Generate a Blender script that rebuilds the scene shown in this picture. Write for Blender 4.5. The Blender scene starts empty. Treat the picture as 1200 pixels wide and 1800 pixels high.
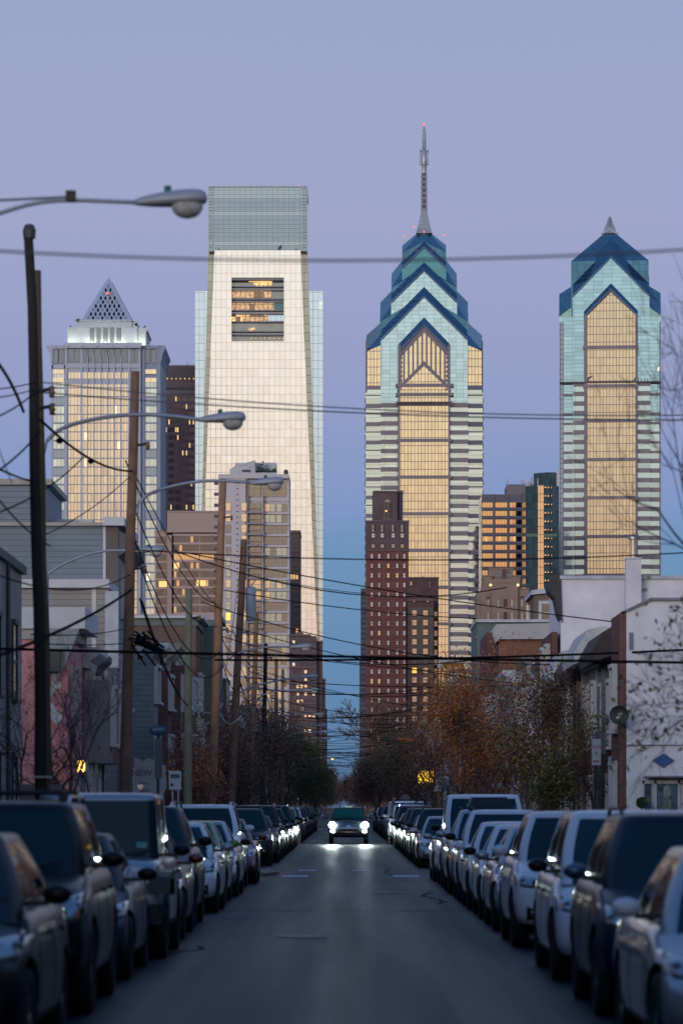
import bpy, bmesh, math, random
from mathutils import Vector, Matrix
from mathutils.bvhtree import BVHTree
scene = bpy.context.scene
C = scene.collection
RAD = math.radians
CAMH = 1.8; FPX = 6000.0; VX = 606.0; HY = 1418.0

# ---------------- camera ----------------
cam = bpy.data.cameras.new("camera"); camo = bpy.data.objects.new("camera", cam); C.objects.link(camo)
camo.location = (0, 0, CAMH); camo.rotation_euler = (RAD(90), 0, 0)
cam.sensor_fit = 'VERTICAL'; cam.sensor_height = 36; cam.sensor_width = 24; cam.lens = 36*FPX/1800
cam.shift_y = (HY-900)/1800; cam.shift_x = (600-VX)/1800
cam.clip_start = 0.5; cam.clip_end = 6000
cam.dof.use_dof = True; cam.dof.focus_distance = 260; cam.dof.aperture_fstop = 2.7
cam.dof.aperture_blades = 9
scene.camera = camo

# ---------------- dusk sky ----------------
W = bpy.data.worlds.new("World"); scene.world = W; W.use_nodes = True
nt = W.node_tree; nt.nodes.clear()
def nd(t, **k):
    n = nt.nodes.new(t)
    for a, b in k.items(): setattr(n, a, b)
    return n
def ramp(node, stops):
    e = node.color_ramp.elements
    while len(e) > 1: e.remove(e[-1])
    e[0].position = stops[0][0]; e[0].color = (*stops[0][1], 1)
    for p, c in stops[1:]:
        x = e.new(p); x.color = (*c, 1)
tc = nd('ShaderNodeTexCoord'); sx = nd('ShaderNodeSeparateXYZ'); nt.links.new(tc.outputs['Generated'], sx.inputs[0])
# a stretched noise bends the cloud bank low over the horizon
mp = nd('ShaderNodeMapping'); mp.inputs['Scale'].default_value = (9, 9, 70); nt.links.new(tc.outputs['Generated'], mp.inputs[0])
nz = nd('ShaderNodeTexNoise'); nz.inputs['Scale'].default_value = 1.0; nz.inputs['Detail'].default_value = 3; nt.links.new(mp.outputs[0], nz.inputs['Vector'])
nm = nd('ShaderNodeMath', operation='MULTIPLY_ADD'); nm.inputs[1].default_value = 0.016; nm.inputs[2].default_value = -0.008
nt.links.new(nz.outputs['Fac'], nm.inputs[0])
za = nd('ShaderNodeMath', operation='ADD'); nt.links.new(sx.outputs['Z'], za.inputs[0]); nt.links.new(nm.outputs[0], za.inputs[1])
fr = nd('ShaderNodeValToRGB'); nt.links.new(za.outputs[0], fr.inputs[0])
ramp(fr, [(0.0, (.085, .15, .27)), (.03, (.12, .24, .43)), (.06, (.15, .285, .48)), (.078, (.16, .295, .50)), (.086, (.215, .31, .57)),
          (.12, (.295, .345, .57)), (.17, (.345, .38, .585)), (.21, (.335, .39, .585)), (.26, (.29, .375, .565)), (.40, (.15, .24, .46)), (.7, (.06, .16, .40)), (1.0, (.05, .14, .38))])
br = nd('ShaderNodeValToRGB'); nt.links.new(za.outputs[0], br.inputs[0])
ramp(br, [(0.0, (.62, .30, .16)), (.03, (.95, .64, .44)), (.07, (1.0, .78, .58)), (.11, (1.03, .90, .72)), (.16, (1.02, .95, .82)), (.21, (.84, .90, .90)), (.30, (.52, .64, .82)), (.45, (.32, .44, .70)), (.7, (.12, .22, .48)), (1.0, (.05, .14, .38))])
ny = nd('ShaderNodeMapRange', interpolation_type='SMOOTHSTEP'); ny.inputs['From Min'].default_value = .15; ny.inputs['From Max'].default_value = -.8
nt.links.new(sx.outputs['Y'], ny.inputs['Value'])
mx = nd('ShaderNodeMix', data_type='RGBA'); nt.links.new(ny.outputs[0], mx.inputs['Factor'])
# low broken cloud in the west, seen mirrored in the towers
m2 = nd('ShaderNodeMapping'); m2.inputs['Scale'].default_value = (70, 70, 260); nt.links.new(tc.outputs['Generated'], m2.inputs[0])
n2 = nd('ShaderNodeTexNoise'); n2.inputs['Scale'].default_value = 1.0; n2.inputs['Detail'].default_value = 4; nt.links.new(m2.outputs[0], n2.inputs['Vector'])
c1 = nd('ShaderNodeMapRange'); c1.inputs[1].default_value = .50; c1.inputs[2].default_value = .62; nt.links.new(n2.outputs['Fac'], c1.inputs[0])
c2 = nd('ShaderNodeMapRange', interpolation_type='SMOOTHSTEP'); c2.inputs[1].default_value = .105; c2.inputs[2].default_value = .075; nt.links.new(sx.outputs['Z'], c2.inputs[0])
c3 = nd('ShaderNodeMath', operation='MULTIPLY'); nt.links.new(c1.outputs[0], c3.inputs[0]); nt.links.new(c2.outputs[0], c3.inputs[1])
c4 = nd('ShaderNodeMath', operation='MULTIPLY'); nt.links.new(c3.outputs[0], c4.inputs[0]); c4.inputs[1].default_value = .55
cm = nd('ShaderNodeMix', data_type='RGBA'); nt.links.new(c4.outputs[0], cm.inputs['Factor']); nt.links.new(br.outputs[0], cm.inputs['A']); cm.inputs['B'].default_value = (.36, .44, .56, 1)
nt.links.new(fr.outputs[0], mx.inputs['A']); nt.links.new(cm.outputs['Result'], mx.inputs['B'])
bg = nd('ShaderNodeBackground'); bg.inputs['Strength'].default_value = 1.0; nt.links.new(mx.outputs['Result'], bg.inputs[0])
wo = nd('ShaderNodeOutputWorld'); nt.links.new(bg.outputs[0], wo.inputs[0])

# the last warm light in the west, behind the camera
sl = bpy.data.lights.new("sun", 'SUN'); sl.energy = 1.0; sl.angle = RAD(20); sl.color = (1.0, .88, .83)
so = bpy.data.objects.new("sun", sl); C.objects.link(so); so.rotation_euler = (RAD(90-5.5), 0, RAD(-24))

vs = scene.view_settings; vs.view_transform = 'Standard'; vs.look = 'None'; vs.exposure = 0; vs.gamma = 1; vs.use_curve_mapping = False
scene.cycles.max_bounces = 6; scene.cycles.glossy_bounces = 3; scene.cycles.diffuse_bounces = 2; scene.cycles.transmission_bounces = 3
scene.cycles.sample_clamp_indirect = 4; scene.cycles.caustics_reflective = False; scene.cycles.caustics_refractive = False

# ---------------- helpers ----------------
def X(px, Y): return (px-VX)/FPX*Y
def Z(py, Y): return CAMH+(HY-py)/FPX*Y
def setp(o, label=None, cat=None, group=None, kind=None):
    if label: o["label"] = label
    if cat: o["category"] = cat
    if group: o["group"] = group
    if kind: o["kind"] = kind
    return o
def root(name, label, cat, loc=(0, 0, 0), group=None, rz=0):
    o = bpy.data.objects.new(name, None); C.objects.link(o); o.location = loc; o.rotation_euler = (0, 0, rz)
    o.empty_display_size = .3
    return setp(o, label, cat, group)
class MB:
    def __init__(s): s.v = []; s.f = []; s.m = []; s.k = 0
    def mat(s, k): s.k = k; return s
    def add(s, vs, fs):
        b = len(s.v); s.v += [tuple(v) for v in vs]
        for f in fs: s.f.append(tuple(i+b for i in f)); s.m.append(s.k)
        return s
    def box(s, x0, x1, y0, y1, z0, z1):
        return s.add([(x0,y0,z0),(x1,y0,z0),(x1,y1,z0),(x0,y1,z0),(x0,y0,z1),(x1,y0,z1),(x1,y1,z1),(x0,y1,z1)],
                     [(0,3,2,1),(4,5,6,7),(0,1,5,4),(1,2,6,5),(2,3,7,6),(3,0,4,7)])
    def prism(s, poly, y0, y1, poly2=None):       # xz polygon swept in y; poly2 = outline at y1
        n = len(poly); q = poly2 or poly
        return s.add([(x, y0, z) for x, z in poly]+[(x, y1, z) for x, z in q],
                     [tuple(range(n)), tuple(range(2*n-1, n-1, -1))]+[(i, n+i, n+(i+1) % n, (i+1) % n) for i in range(n)])
    def prismx(s, poly, x0, x1):                  # yz polygon swept in x
        n = len(poly)
        return s.add([(x0, y, z) for y, z in poly]+[(x1, y, z) for y, z in poly],
                     [tuple(range(n)), tuple(range(2*n-1, n-1, -1))]+[(i, n+i, n+(i+1) % n, (i+1) % n) for i in range(n)])
    def prismz(s, poly, z0, z1, poly2=None):
        n = len(poly); q = poly2 or poly
        return s.add([(x, y, z0) for x, y in poly]+[(x, y, z1) for x, y in q],
                     [tuple(range(n-1, -1, -1)), tuple(range(n, 2*n))]+[(i, (i+1) % n, n+(i+1) % n, n+i) for i in range(n)])
    def tube(s, pts, r, n=6, cap=True):
        pts = [Vector(p) for p in pts]; R = r if isinstance(r, (list, tuple)) else [r]*len(pts); vs = []; fs = []
        for i, p in enumerate(pts):
            d = (pts[min(i+1, len(pts)-1)]-pts[max(i-1, 0)]).normalized()
            u = d.cross(Vector((0, 0, 1)) if abs(d.z) < .9 else Vector((1, 0, 0))).normalized(); w = d.cross(u)
            for k in range(n):
                a = 2*math.pi*k/n; vs.append(p+(u*math.cos(a)+w*math.sin(a))*R[i])
            if i:
                for k in range(n): fs.append(((i-1)*n+k, (i-1)*n+(k+1) % n, i*n+(k+1) % n, i*n+k))
        if cap: fs.append(tuple(range(n-1, -1, -1))); fs.append(tuple(range(len(vs)-n, len(vs))))
        return s.add(vs, fs)
    def ell(s, c, r, nu=12, nv=8):
        vs = []; fs = []
        for j in range(nv+1):
            t = math.pi*j/nv
            for i in range(nu):
                a = 2*math.pi*i/nu; vs.append((c[0]+r[0]*math.sin(t)*math.cos(a), c[1]+r[1]*math.sin(t)*math.sin(a), c[2]+r[2]*math.cos(t)))
        for j in range(nv):
            for i in range(nu): fs.append((j*nu+i, (j+1)*nu+i, (j+1)*nu+(i+1) % nu, j*nu+(i+1) % nu))
        return s.add(vs, fs)
    def lathe(s, c, prof, n=20, axis='z'):       # prof: (radius, height)
        vs = []; fs = []
        for r, h in prof:
            for k in range(n):
                a = 2*math.pi*k/n; p = (r*math.cos(a), r*math.sin(a), h)
                if axis == 'x': p = (h, r*math.cos(a), r*math.sin(a))
                if axis == 'y': p = (r*math.cos(a), h, r*math.sin(a))
                vs.append((c[0]+p[0], c[1]+p[1], c[2]+p[2]))
        for j in range(len(prof)-1):
            for k in range(n): fs.append((j*n+k, j*n+(k+1) % n, (j+1)*n+(k+1) % n, (j+1)*n+k))
        return s.add(vs, fs)
    def mesh(s, name, mats, smooth=False, fix=True):
        me = bpy.data.meshes.new(name); me.from_pydata(s.v, [], s.f)
        for m in (mats if isinstance(mats, (list, tuple)) else [mats]): me.materials.append(m)
        me.polygons.foreach_set('material_index', s.m)
        if fix:
            bm = bmesh.new(); bm.from_mesh(me); bmesh.ops.recalc_face_normals(bm, faces=bm.faces); bm.to_mesh(me); bm.free()
        if smooth: me.polygons.foreach_set('use_smooth', [True]*len(me.polygons))
        me.update(); return me
    def build(s, name, mats, parent=None, smooth=False, fix=True, **k):
        return objm(name, s.mesh(name, mats, smooth, fix), parent, **k)
def objm(name, me, parent=None, link=True, loc=None, **k):
    o = bpy.data.objects.new(name, me)
    if link: C.objects.link(o)
    if parent: o.parent = parent
    if loc: o.location = loc
    return setp(o, **k)
def copy_tree(o, parent=None):
    c = o.copy(); C.objects.link(c); c.parent = parent
    for ch in o.children: copy_tree(ch, c)
    return c

# ---------------- materials ----------------
class NT:
    def __init__(s, name):
        s.m = bpy.data.materials.new(name); s.m.use_nodes = True; s.t = s.m.node_tree; s.t.nodes.clear()
        s.out = s.n('ShaderNodeOutputMaterial'); s.p = s.n('ShaderNodeBsdfPrincipled'); s.l(s.p.outputs[0], s.out.inputs[0])
        s.oc = s.n('ShaderNodeTexCoord').outputs['Object']
    def n(s, t, **k):
        n = s.t.nodes.new(t)
        for a, b in k.items(): setattr(n, a, b)
        return n
    def l(s, a, b): s.t.links.new(a, b)
    def val(s, inp, v):
        if hasattr(v, 'is_output') or isinstance(v, bpy.types.NodeSocket): s.l(v, inp)
        elif isinstance(v, (tuple, list)): inp.default_value = (*v, 1) if len(v) == 3 and inp.type == 'RGBA' else v
        else: inp.default_value = v
    def mt(s, op, a, b=0.0, c=0.0):
        n = s.n('ShaderNodeMath', operation=op)
        for i, v in enumerate((a, b, c)): s.val(n.inputs[i], v)
        return n.outputs[0]
    def mix(s, f, a, b):
        n = s.n('ShaderNodeMix', data_type='RGBA'); s.val(n.inputs['Factor'], f); s.val(n.inputs['A'], a); s.val(n.inputs['B'], b); return n.outputs['Result']
    def noise(s, scale, detail=4, vec=None, rough=.5):
        n = s.n('ShaderNodeTexNoise'); n.inputs['Scale'].default_value = scale; n.inputs['Detail'].default_value = detail; n.inputs['Roughness'].default_value = rough
        s.l(vec or s.oc, n.inputs['Vector']); return n.outputs['Fac']
    def rng(s, v, a, b, c, d):
        n = s.n('ShaderNodeMapRange'); s.val(n.inputs[0], v)
        for i, q in enumerate((a, b, c, d)): n.inputs[i+1].default_value = q
        return n.outputs[0]
    def bump(s, h, st, dist=.02):
        b = s.n('ShaderNodeBump'); b.inputs['Strength'].default_value = st; b.inputs['Distance'].default_value = dist; s.l(h, b.inputs['Height']); s.l(b.outputs[0], s.p.inputs['Normal'])
    def set(s, **k):
        N = dict(col='Base Color', rough='Roughness', metal='Metallic', coat='Coat Weight', spec='Specular IOR Level', em='Emission Color', es='Emission Strength', tr='Transmission Weight', alpha='Alpha')
        for a, b in k.items(): s.val(s.p.inputs[N[a]], b)
        return s
def mul(c, k): return tuple(min(1, x*k) for x in c)
_mc = {}
def mat(name, col, rough=.65, metal=0, coat=0, nz=(1.5, .25), bump=None, em=None, es=0, spec=.5):
    if name in _mc: return _mc[name]
    t = NT(name); t.set(rough=rough, metal=metal, coat=coat, spec=spec)
    if nz:
        f = t.noise(nz[0], 5, rough=.65); f = t.rng(f, .25, .75, 0, 1)
        t.set(col=t.mix(f, mul(col, 1-nz[1]), mul(col, 1+nz[1])))
    else: t.set(col=col)
    if bump: t.bump(t.noise(bump[0], 4), bump[1])
    if em: t.set(em=em, es=es)
    _mc[name] = t.m; return t.m
def brick_mat(name, c1, c2, mortar, sc=1.0, bw=.22, bh=.075, grime=.3):
    if name in _mc: return _mc[name]
    t = NT(name); s = t.n('ShaderNodeSeparateXYZ'); t.l(t.oc, s.inputs[0]); cb = t.n('ShaderNodeCombineXYZ')
    t.l(t.mt('ADD', s.outputs[0], s.outputs[1]), cb.inputs[0]); t.l(s.outputs[2], cb.inputs[1])
    b = t.n('ShaderNodeTexBrick'); t.l(cb.outputs[0], b.inputs['Vector']); b.inputs['Scale'].default_value = sc
    b.inputs['Brick Width'].default_value = bw; b.inputs['Row Height'].default_value = bh; b.inputs['Mortar Size'].default_value = .008
    for k, c in (('Color1', c1), ('Color2', c2), ('Mortar', mortar)): b.inputs[k].default_value = (*c, 1)
    g = t.rng(t.noise(.35, 5), .3, .7, 1-grime, 1+grime*.5)
    mx = t.n('ShaderNodeMix', data_type='RGBA', blend_type='MULTIPLY'); mx.inputs['Factor'].default_value = 1
    cg = t.n('ShaderNodeCombineColor'); [t.l(g, cg.inputs[i]) for i in range(3)]
    t.l(b.outputs['Color'], mx.inputs['A']); t.l(cg.outputs[0], mx.inputs['B'])
    t.set(col=mx.outputs['Result'], rough=.85, spec=.3); _mc[name] = t.m; return t.m
def siding_mat(name, col, pitch=.2, dark=.55):
    if name in _mc: return _mc[name]
    t = NT(name); s = t.n('ShaderNodeSeparateXYZ'); t.l(t.oc, s.inputs[0])
    f = t.mt('FRACT', t.mt('DIVIDE', s.outputs[2], pitch)); e = t.mt('LESS_THAN', f, .14)
    cc = t.mix(t.rng(t.noise(.5, 4), .3, .7, 0, 1), mul(col, .82), mul(col, 1.15))
    t.set(col=t.mix(e, cc, mul(col, dark)), rough=.5); t.bump(f, .6, .02); _mc[name] = t.m; return t.m
def grid_mat(name, glass, frame, sx, sz, fx=.06, fz=.06, rough=.06, metal=.95, var=.10, lit=0, litcol=(1, .75, .35), les=1.2, tilt=.012, ox=0, oz=0, waves=0, minor=0, blocks=None):
    """curtain wall: panes of glass between mullions, every pane a touch off plane"""
    if name in _mc: return _mc[name]
    t = NT(name); s = t.n('ShaderNodeSeparateXYZ'); t.l(t.oc, s.inputs[0])
    u = t.mt('DIVIDE', t.mt('ADD', t.mt('ADD', s.outputs[0], s.outputs[1]), ox+500*sx), sx); v = t.mt('DIVIDE', t.mt('ADD', s.outputs[2], oz), sz)
    line = t.mt('MAXIMUM', t.mt('LESS_THAN', t.mt('FRACT', u), fx/sx), t.mt('LESS_THAN', t.mt('FRACT', v), fz/sz))
    if minor:
        line = t.mt('MAXIMUM', line, t.mt('MULTIPLY', t.mt('LESS_THAN', t.mt('FRACT', t.mt('MULTIPLY', v, minor)), fz*minor/sz*.6), .5))
    cb = t.n('ShaderNodeCombineXYZ'); t.l(t.mt('FLOOR', u), cb.inputs[0]); t.l(t.mt('FLOOR', v), cb.inputs[1])
    wn = t.n('ShaderNodeTexWhiteNoise', noise_dimensions='3D'); t.l(cb.outputs[0], wn.inputs['Vector'])
    r = wn.outputs['Value']
    g = t.mix(r, mul(glass, 1-var), mul(glass, 1+var*.6))
    if blocks:      # whole storeys of another glass
        rw = t.n('ShaderNodeTexWhiteNoise', noise_dimensions='1D'); t.l(t.mt('FLOOR', v), rw.inputs['W'])
        g = t.mix(t.mt('LESS_THAN', rw.outputs['Value'], blocks[0]), g, blocks[1])
    t.set(col=t.mix(line, g, frame), metal=t.mt('MULTIPLY', t.mt('SUBTRACT', 1.0, line), metal), rough=t.mt('ADD', t.mt('MULTIPLY', line, .5), rough))
    # pane tilt
    geo = t.n('ShaderNodeNewGeometry'); sc = t.n('ShaderNodeVectorMath', operation='SUBTRACT'); t.l(wn.outputs['Color'], sc.inputs[0]); sc.inputs[1].default_value = (.5, .5, .5)
    s2 = t.n('ShaderNodeVectorMath', operation='SCALE'); t.l(sc.outputs[0], s2.inputs[0]); s2.inputs['Scale'].default_value = tilt
    ad = t.n('ShaderNodeVectorMath', operation='ADD'); t.l(geo.outputs['Normal'], ad.inputs[0]); t.l(s2.outputs[0], ad.inputs[1]); last = ad.outputs[0]
    if waves:
        n1 = t.n('ShaderNodeTexNoise'); n1.inputs['Scale'].default_value = .55; n1.inputs['Detail'].default_value = 2; t.l(t.oc, n1.inputs['Vector'])
        a1 = t.n('ShaderNodeVectorMath', operation='SUBTRACT'); t.l(n1.outputs['Color'], a1.inputs[0]); a1.inputs[1].default_value = (.5, .5, .5)
        a2 = t.n('ShaderNodeVectorMath', operation='SCALE'); t.l(a1.outputs[0], a2.inputs[0]); a2.inputs['Scale'].default_value = waves
        a3 = t.n('ShaderNodeVectorMath', operation='ADD'); t.l(last, a3.inputs[0]); t.l(a2.outputs[0], a3.inputs[1]); last = a3.outputs[0]
    no = t.n('ShaderNodeVectorMath', operation='NORMALIZE'); t.l(last, no.inputs[0]); t.l(no.outputs[0], t.p.inputs['Normal'])
    if lit:
        on = t.mt('MULTIPLY', t.mt('LESS_THAN', t.mt('FRACT', t.mt('MULTIPLY', r, 37.7)), lit), t.mt('SUBTRACT', 1.0, line))
        sub = t.n('ShaderNodeTexNoise'); sub.inputs['Scale'].default_value = .9; t.l(t.oc, sub.inputs['Vector'])
        t.set(em=litcol, es=t.mt('MULTIPLY', t.mt('MULTIPLY', on, t.rng(sub.outputs['Fac'], .35, .65, .3, 1.3)), les))
    _mc[name] = t.m; return t.m

class Tw:
    """measures in the photograph's pixels turned into metres at the building's own distance"""
    def __init__(s, cx, Y): s.Y = Y; s.cx = cx; s.x0 = X(cx, Y); s.k = Y/FPX
    def root(s, name, label, cat, **k): s.r = root(name, label, cat, (s.x0, s.Y, 0), **k); return s.r
    def face(s): s.r.rotation_euler[2] = -math.atan2(s.x0, s.Y)
    def zd(s, py, y): return CAMH+(HY-py)*s.k*(s.Y+y)/s.Y
    def x(s, px): return (px-s.cx)*s.k
    def z(s, py): return max(0, CAMH+(HY-py)*s.k)
    def box(s, mb, p0, p1, q0, q1, y0, y1): return mb.box(s.x(p0), s.x(p1), y0, y1, s.z(q1), s.z(q0))
    def poly(s, mb, pts, y0, y1, pts2=None):
        return mb.prism([(s.x(a), s.z(b)) for a, b in pts], y0, y1, [(s.x(a), s.z(b)) for a, b in pts2] if pts2 else None)
def windows(t, items, mats, parent=None, name='window', frame=None, fm=None, cap=100, dep=.12):
    """items: (px0, px1, py0, py1, yfront, matindex); every pane a part up to cap, the rest one part"""
    parent = parent or t.r; items = sorted(items, key=lambda i: i[2]); cache = {}; rest = MB()
    for n, (a, b, c, d, y, k) in enumerate(items):
        w = (b-a)*t.k; h = (d-c)*t.k
        if n < cap:
            key = (round(w, 2), round(h, 2), k)
            if key not in cache:
                m = MB().mat(0).box(-w/2, w/2, -dep*.3, .1, 0, h).mat(1)
                if fm:
                    fr = frame or .12
                    m.box(-w/2-fr, -w/2, -dep, .1, 0, h).box(w/2, w/2+fr, -dep, .1, 0, h).box(-w/2-fr, w/2+fr, -dep*1.3, .1, -fr, 0).box(-w/2-fr, w/2+fr, -dep, .1, h, h+fr).box(-w/2, w/2, -dep, -dep*.3, h*.48, h*.48+fr*.5)
                cache[key] = m.mesh(name, [mats[k], fm or mats[k]])
            objm(name, cache[key], parent, loc=((t.x(a)+t.x(b))/2, y, t.z(d)))
        else:
            rest.mat(k); t.box(rest, a, b, c, d, y-dep*.3, y+.1)
    if rest.f: rest.build(name, mats, parent, kind='stuff')
# ================= towers =================
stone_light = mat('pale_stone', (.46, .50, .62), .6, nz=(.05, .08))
stone_shade = mat('pale_stone_shaded', (.27, .33, .45), .6, nz=(.05, .08))  # the pale stone again, shade of the tower's right side put into its colour
granite = mat('mauve_granite', (.20, .175, .21), .45, nz=(.15, .12))
granite2 = mat('dark_granite', (.10, .105, .16), .4, nz=(.15, .12))
red_beacon = mat('red_beacon', (.5, .05, .03), em=(1, .16, .09), es=1.6, nz=None)
lamp_warm = mat('warm_lit_glass', (.8, .6, .3), em=(1, .62, .2), es=1.1, nz=None)
metal_grey = mat('grey_metal', (.30, .33, .37), .4, .6, nz=(2, .15))
metal_dark = mat('dark_metal', (.05, .055, .06), .5, .3, nz=(2, .2))
roof_gravel = mat('roof_gravel', (.15, .14, .14), .9)

edge = mat('pale_edge_trim', (.30, .40, .50), .35, .4, nz=None)
def beacon(t, px, py, y, r=.9):
    b = MB().ell((t.x(px), y, t.z(py)), (r, r, r), 8, 6).build('beacon', red_beacon, t.r, smooth=True)

# ---- One Liberty-type spired tower ----
def liberty():
    t = Tw(745, 1440); t.root('glass_skyscraper', 'tallest glass skyscraper with stacked blue gables and a needle spire', 'skyscraper'); t.face()
    yel = grid_mat('gold_glass', (.82, .70, .49), (.30, .26, .26), 1.42, 3.35, .24, .3, oz=.4, waves=.02)
    yel2 = grid_mat('gold_glass_striped', (.80, .70, .50), (.19, .165, .20), 1.9, 4.1, .75, .12, waves=.01)
    teal = grid_mat('teal_glass', (.45, .66, .80), (.26, .40, .42), 3.1, 1.66, .1, .12, var=.12)
    teal_low = grid_mat('pale_teal_glass', (.58, .69, .73), (.24, .33, .34), 9, 2.0, .1, .10, var=.14, waves=.03)
    blue = grid_mat('deep_blue_glass', (.27, .42, .44), (.12, .2, .26), 2.9, 2.9, .14, .1, rough=.12, var=.12)
    bwall = grid_mat('deep_blue_wall_glass', (.075, .19, .31), (.03, .08, .14), 2.9, 2.9, .14, .1, rough=.1, var=.15)
    blu_d = grid_mat('deep_blue_glass_dark', (.16, .26, .31), (.07, .13, .18), 2.2, 60, .2, .1, rough=.15)
    k = t.k; cy = 103*k            # tower axis behind the front plane
    # tiers: half width, corner py, side apex py, top py
    tiers = [(103, 618, 575, 500), (78, 566, 520, 452), (58, 506, 472, 410), (39, 444, 425, 400)]
    for i, (a, pc, ps, pt) in enumerate(tiers):
        A = a*k; zb = 0 if i == 0 else t.z(tiers[i-1][1]+10)
        zc, zs, zt = t.zd(pc, cy-A), t.zd(ps, cy-A), t.zd(pt, cy)
        ring = [(-A, -A, zc), (0, -A, zs), (A, -A, zc), (A, 0, zs), (A, A, zc), (0, A, zs), (-A, A, zc), (-A, 0, zs)]
        vs = [(x, y+cy, z) for x, y, z in ring]
        m = MB(); m.add(vs+[(0, cy, zt)], [(8, j, (j+1) % 8) for j in range(8)]); m.build('roof', blue, t.r)
        m = MB(); base = [(x, y+cy, zb) for x, y, z in ring]
        m.add(vs+base, [(j, (j+1) % 8, 8+(j+1) % 8, 8+j) for j in range(8)])
        m.build('tower_tier', yel if i == 0 else bwall, t.r)
    # gabled bays, front to back
    def gable(h, inner, ish, outer, osh, yf, yb, pybot, glass, band, name='gable'):
        ip = [(745-h, pybot), (745-h, ish), (745, inner), (745+h, ish), (745+h, pybot)]
        m = MB(); t.poly(m, ip, yf, yb+4); m.build('gable_bay', glass, t.r)
        dy = (yb-yf)*.55
        mb = MB()
        I = [(t.x(a), t.z(b)) for a, b in ((745-h, ish), (745, inner), (745+h, ish))]
        O = [(t.x(a), t.z(b)) for a, b in ((745-h, osh), (745, outer), (745+h, osh))]
        for s in (0, 1):
            p, q = I[s], I[s+1]; r, u = O[s], O[s+1]
            mb.add([(p[0], yf-.3, p[1]), (q[0], yf-.3, q[1]), (u[0], yf+dy, u[1]), (r[0], yf+dy, r[1]),
                    (p[0], yb+3, p[1]-.5), (q[0], yb+3, q[1]-.5), (u[0], yb+3, u[1]), (r[0], yb+3, r[1])],
                   [(0, 1, 2, 3), (3, 2, 6, 7), (0, 3, 7, 4), (1, 5, 6, 2), (0, 4, 5, 1)])
        mb.build('gable_roof', band, t.r); MB().tube([(p[0], yf-.45, p[1]) for p in I], .38, 4).build('gable_edge', edge, t.r)
    gable(76, 522, 598, 502, 579, -1.0, 6.5, 1418, teal, blu_d)
    gable(58, 472, 528, 455, 511, cy-77*k, cy-58*k, 605, teal, blu_d)
    gable(39, 427, 464, 415, 452, cy-56*k, cy-39*k, 540, mat('dusky_glass_panel', (.10, .30, .38), .12, .6, nz=(.3, .15)), blu_d)
    gable(45, 573, 620, 550, 597, -2.2, 1.5, 1418, granite, blu_d)
    # centre bay glass
    m = MB(); t.poly(m, [(705, 728), (705, 628), (745, 586), (786, 628), (786, 728)], -2.6, -2.0); m.build('window_wall', yel2, t.r)
    m = MB()
    t.poly(m, [(703, 1300), (703, 685), (745, 645), (788, 685), (788, 1300)], -3.0, -2.5); m.build('window_wall', yel, t.r)
    # granite trims: chevron, sills
    m = MB()
    for s in (-1, 1):
        p = [(745, 636), (745+s*47, 683), (745+s*47, 690), (745, 645)]
        t.poly(m, p if s > 0 else p[::-1], -3.3, -2.4)
    for s in (-1, 1):       # edge piers toothed beside the window wall
        xa, xb = sorted((745+s*40.5, 745+s*46)); t.box(m, xa, xb, 608, 1300, -2.9, -2.0)
        for i in range(16):
            y = 620+i*8
            if y < 700: t.box(m, min(745+s*38, 745+s*41), max(745+s*38, 745+s*41), y, y+4.5, -3.0, -2.0)
    y = 676
    n = 0
    while y < 1300:
        full = (n % 4 == 2)
        if full or n < 2: t.box(m, 697 if n > 1 else 695, 793 if n > 1 else 797, y, y+5.5, -3.5, -2.2)
        y += 16.1; n += 1
    t.box(m, 696, 795, 707.5, 714, -3.5, -2.2)
    m.build('granite_trim', granite, t.r)
    # banded wings below the shaft
    m = MB(); t.box(m, 669, 697, 712, 1418, -1.35, 3); t.box(m, 792, 822, 712, 1418, -1.35, 3)
    t.box(m, 642.5, 669.5, 680, 1418, -.35, 3); t.box(m, 821.5, 847.5, 680, 1418, -.35, 3); m.build('window_wall', teal_low, t.r)
    m = MB()
    y = 708
    while y < 1300:
        for a, b in ((669, 706), (785, 823)): t.box(m, a, b, y+1, y+8.4, -1.9, 1)
        y += 16.1
    m.build('granite_band', granite, t.r)
    m = MB(); y = 678; i = 0
    while y < 1300:
        t.box(m, 642, 670, y, y+(6.5 if i % 2 == 0 else 1.8), -.9, 1); i += 1; y += 16.1 if i > 1 else 16
    t.box(m, 642, 645, 600, 690, -.6, 3); m.build('granite_band', granite, t.r)
    m = MB(); y = 678; i = 0
    while y < 1300:
        t.box(m, 821, 848.3, y, y+(7.5 if i % 2 == 0 or y > 1000 else 2), -.9, 1); i += 1; y += 16.1
    t.box(m, 846, 848.3, 600, 690, -.6, 3); m.build('granite_band', granite2, t.r)
    # corner teeth
    m = MB(); y = 700
    while y < 1300:
        for s in (-1, 1):
            a, b = sorted((745+s*101, 745+s*104.3)); t.box(m, a, b, y, y+8, 0, 3)
        y += 16.1
    m.build('corner_block', granite2, t.r)
    # spire
    tz = t.z; t.z = lambda p: t.zd(p, cy)
    w = grid_mat('spire_panel', (.42, .45, .47), (.2, .22, .26), 1.2, 1.6, .1, .1, metal=.5, rough=.35)
    r0 = 15*k; m = MB()
    prof = [(14.5, 412), (11.5, 402), (8.5, 388), (6.4, 378), (4.6, 370)]
    for i in range(len(prof)-1):
        (ra, pa), (rb, pb) = prof[i], prof[i+1]; ra *= k; rb *= k
        m.prismz([(-ra, cy-ra), (ra, cy-ra), (ra, cy+ra), (-ra, cy+ra)], t.z(pa), t.z(pb), [(-rb, cy-rb), (rb, cy-rb), (rb, cy+rb), (-rb, cy+rb)])
    m.build('spire_base', w, t.r)
    m = MB()
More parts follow.
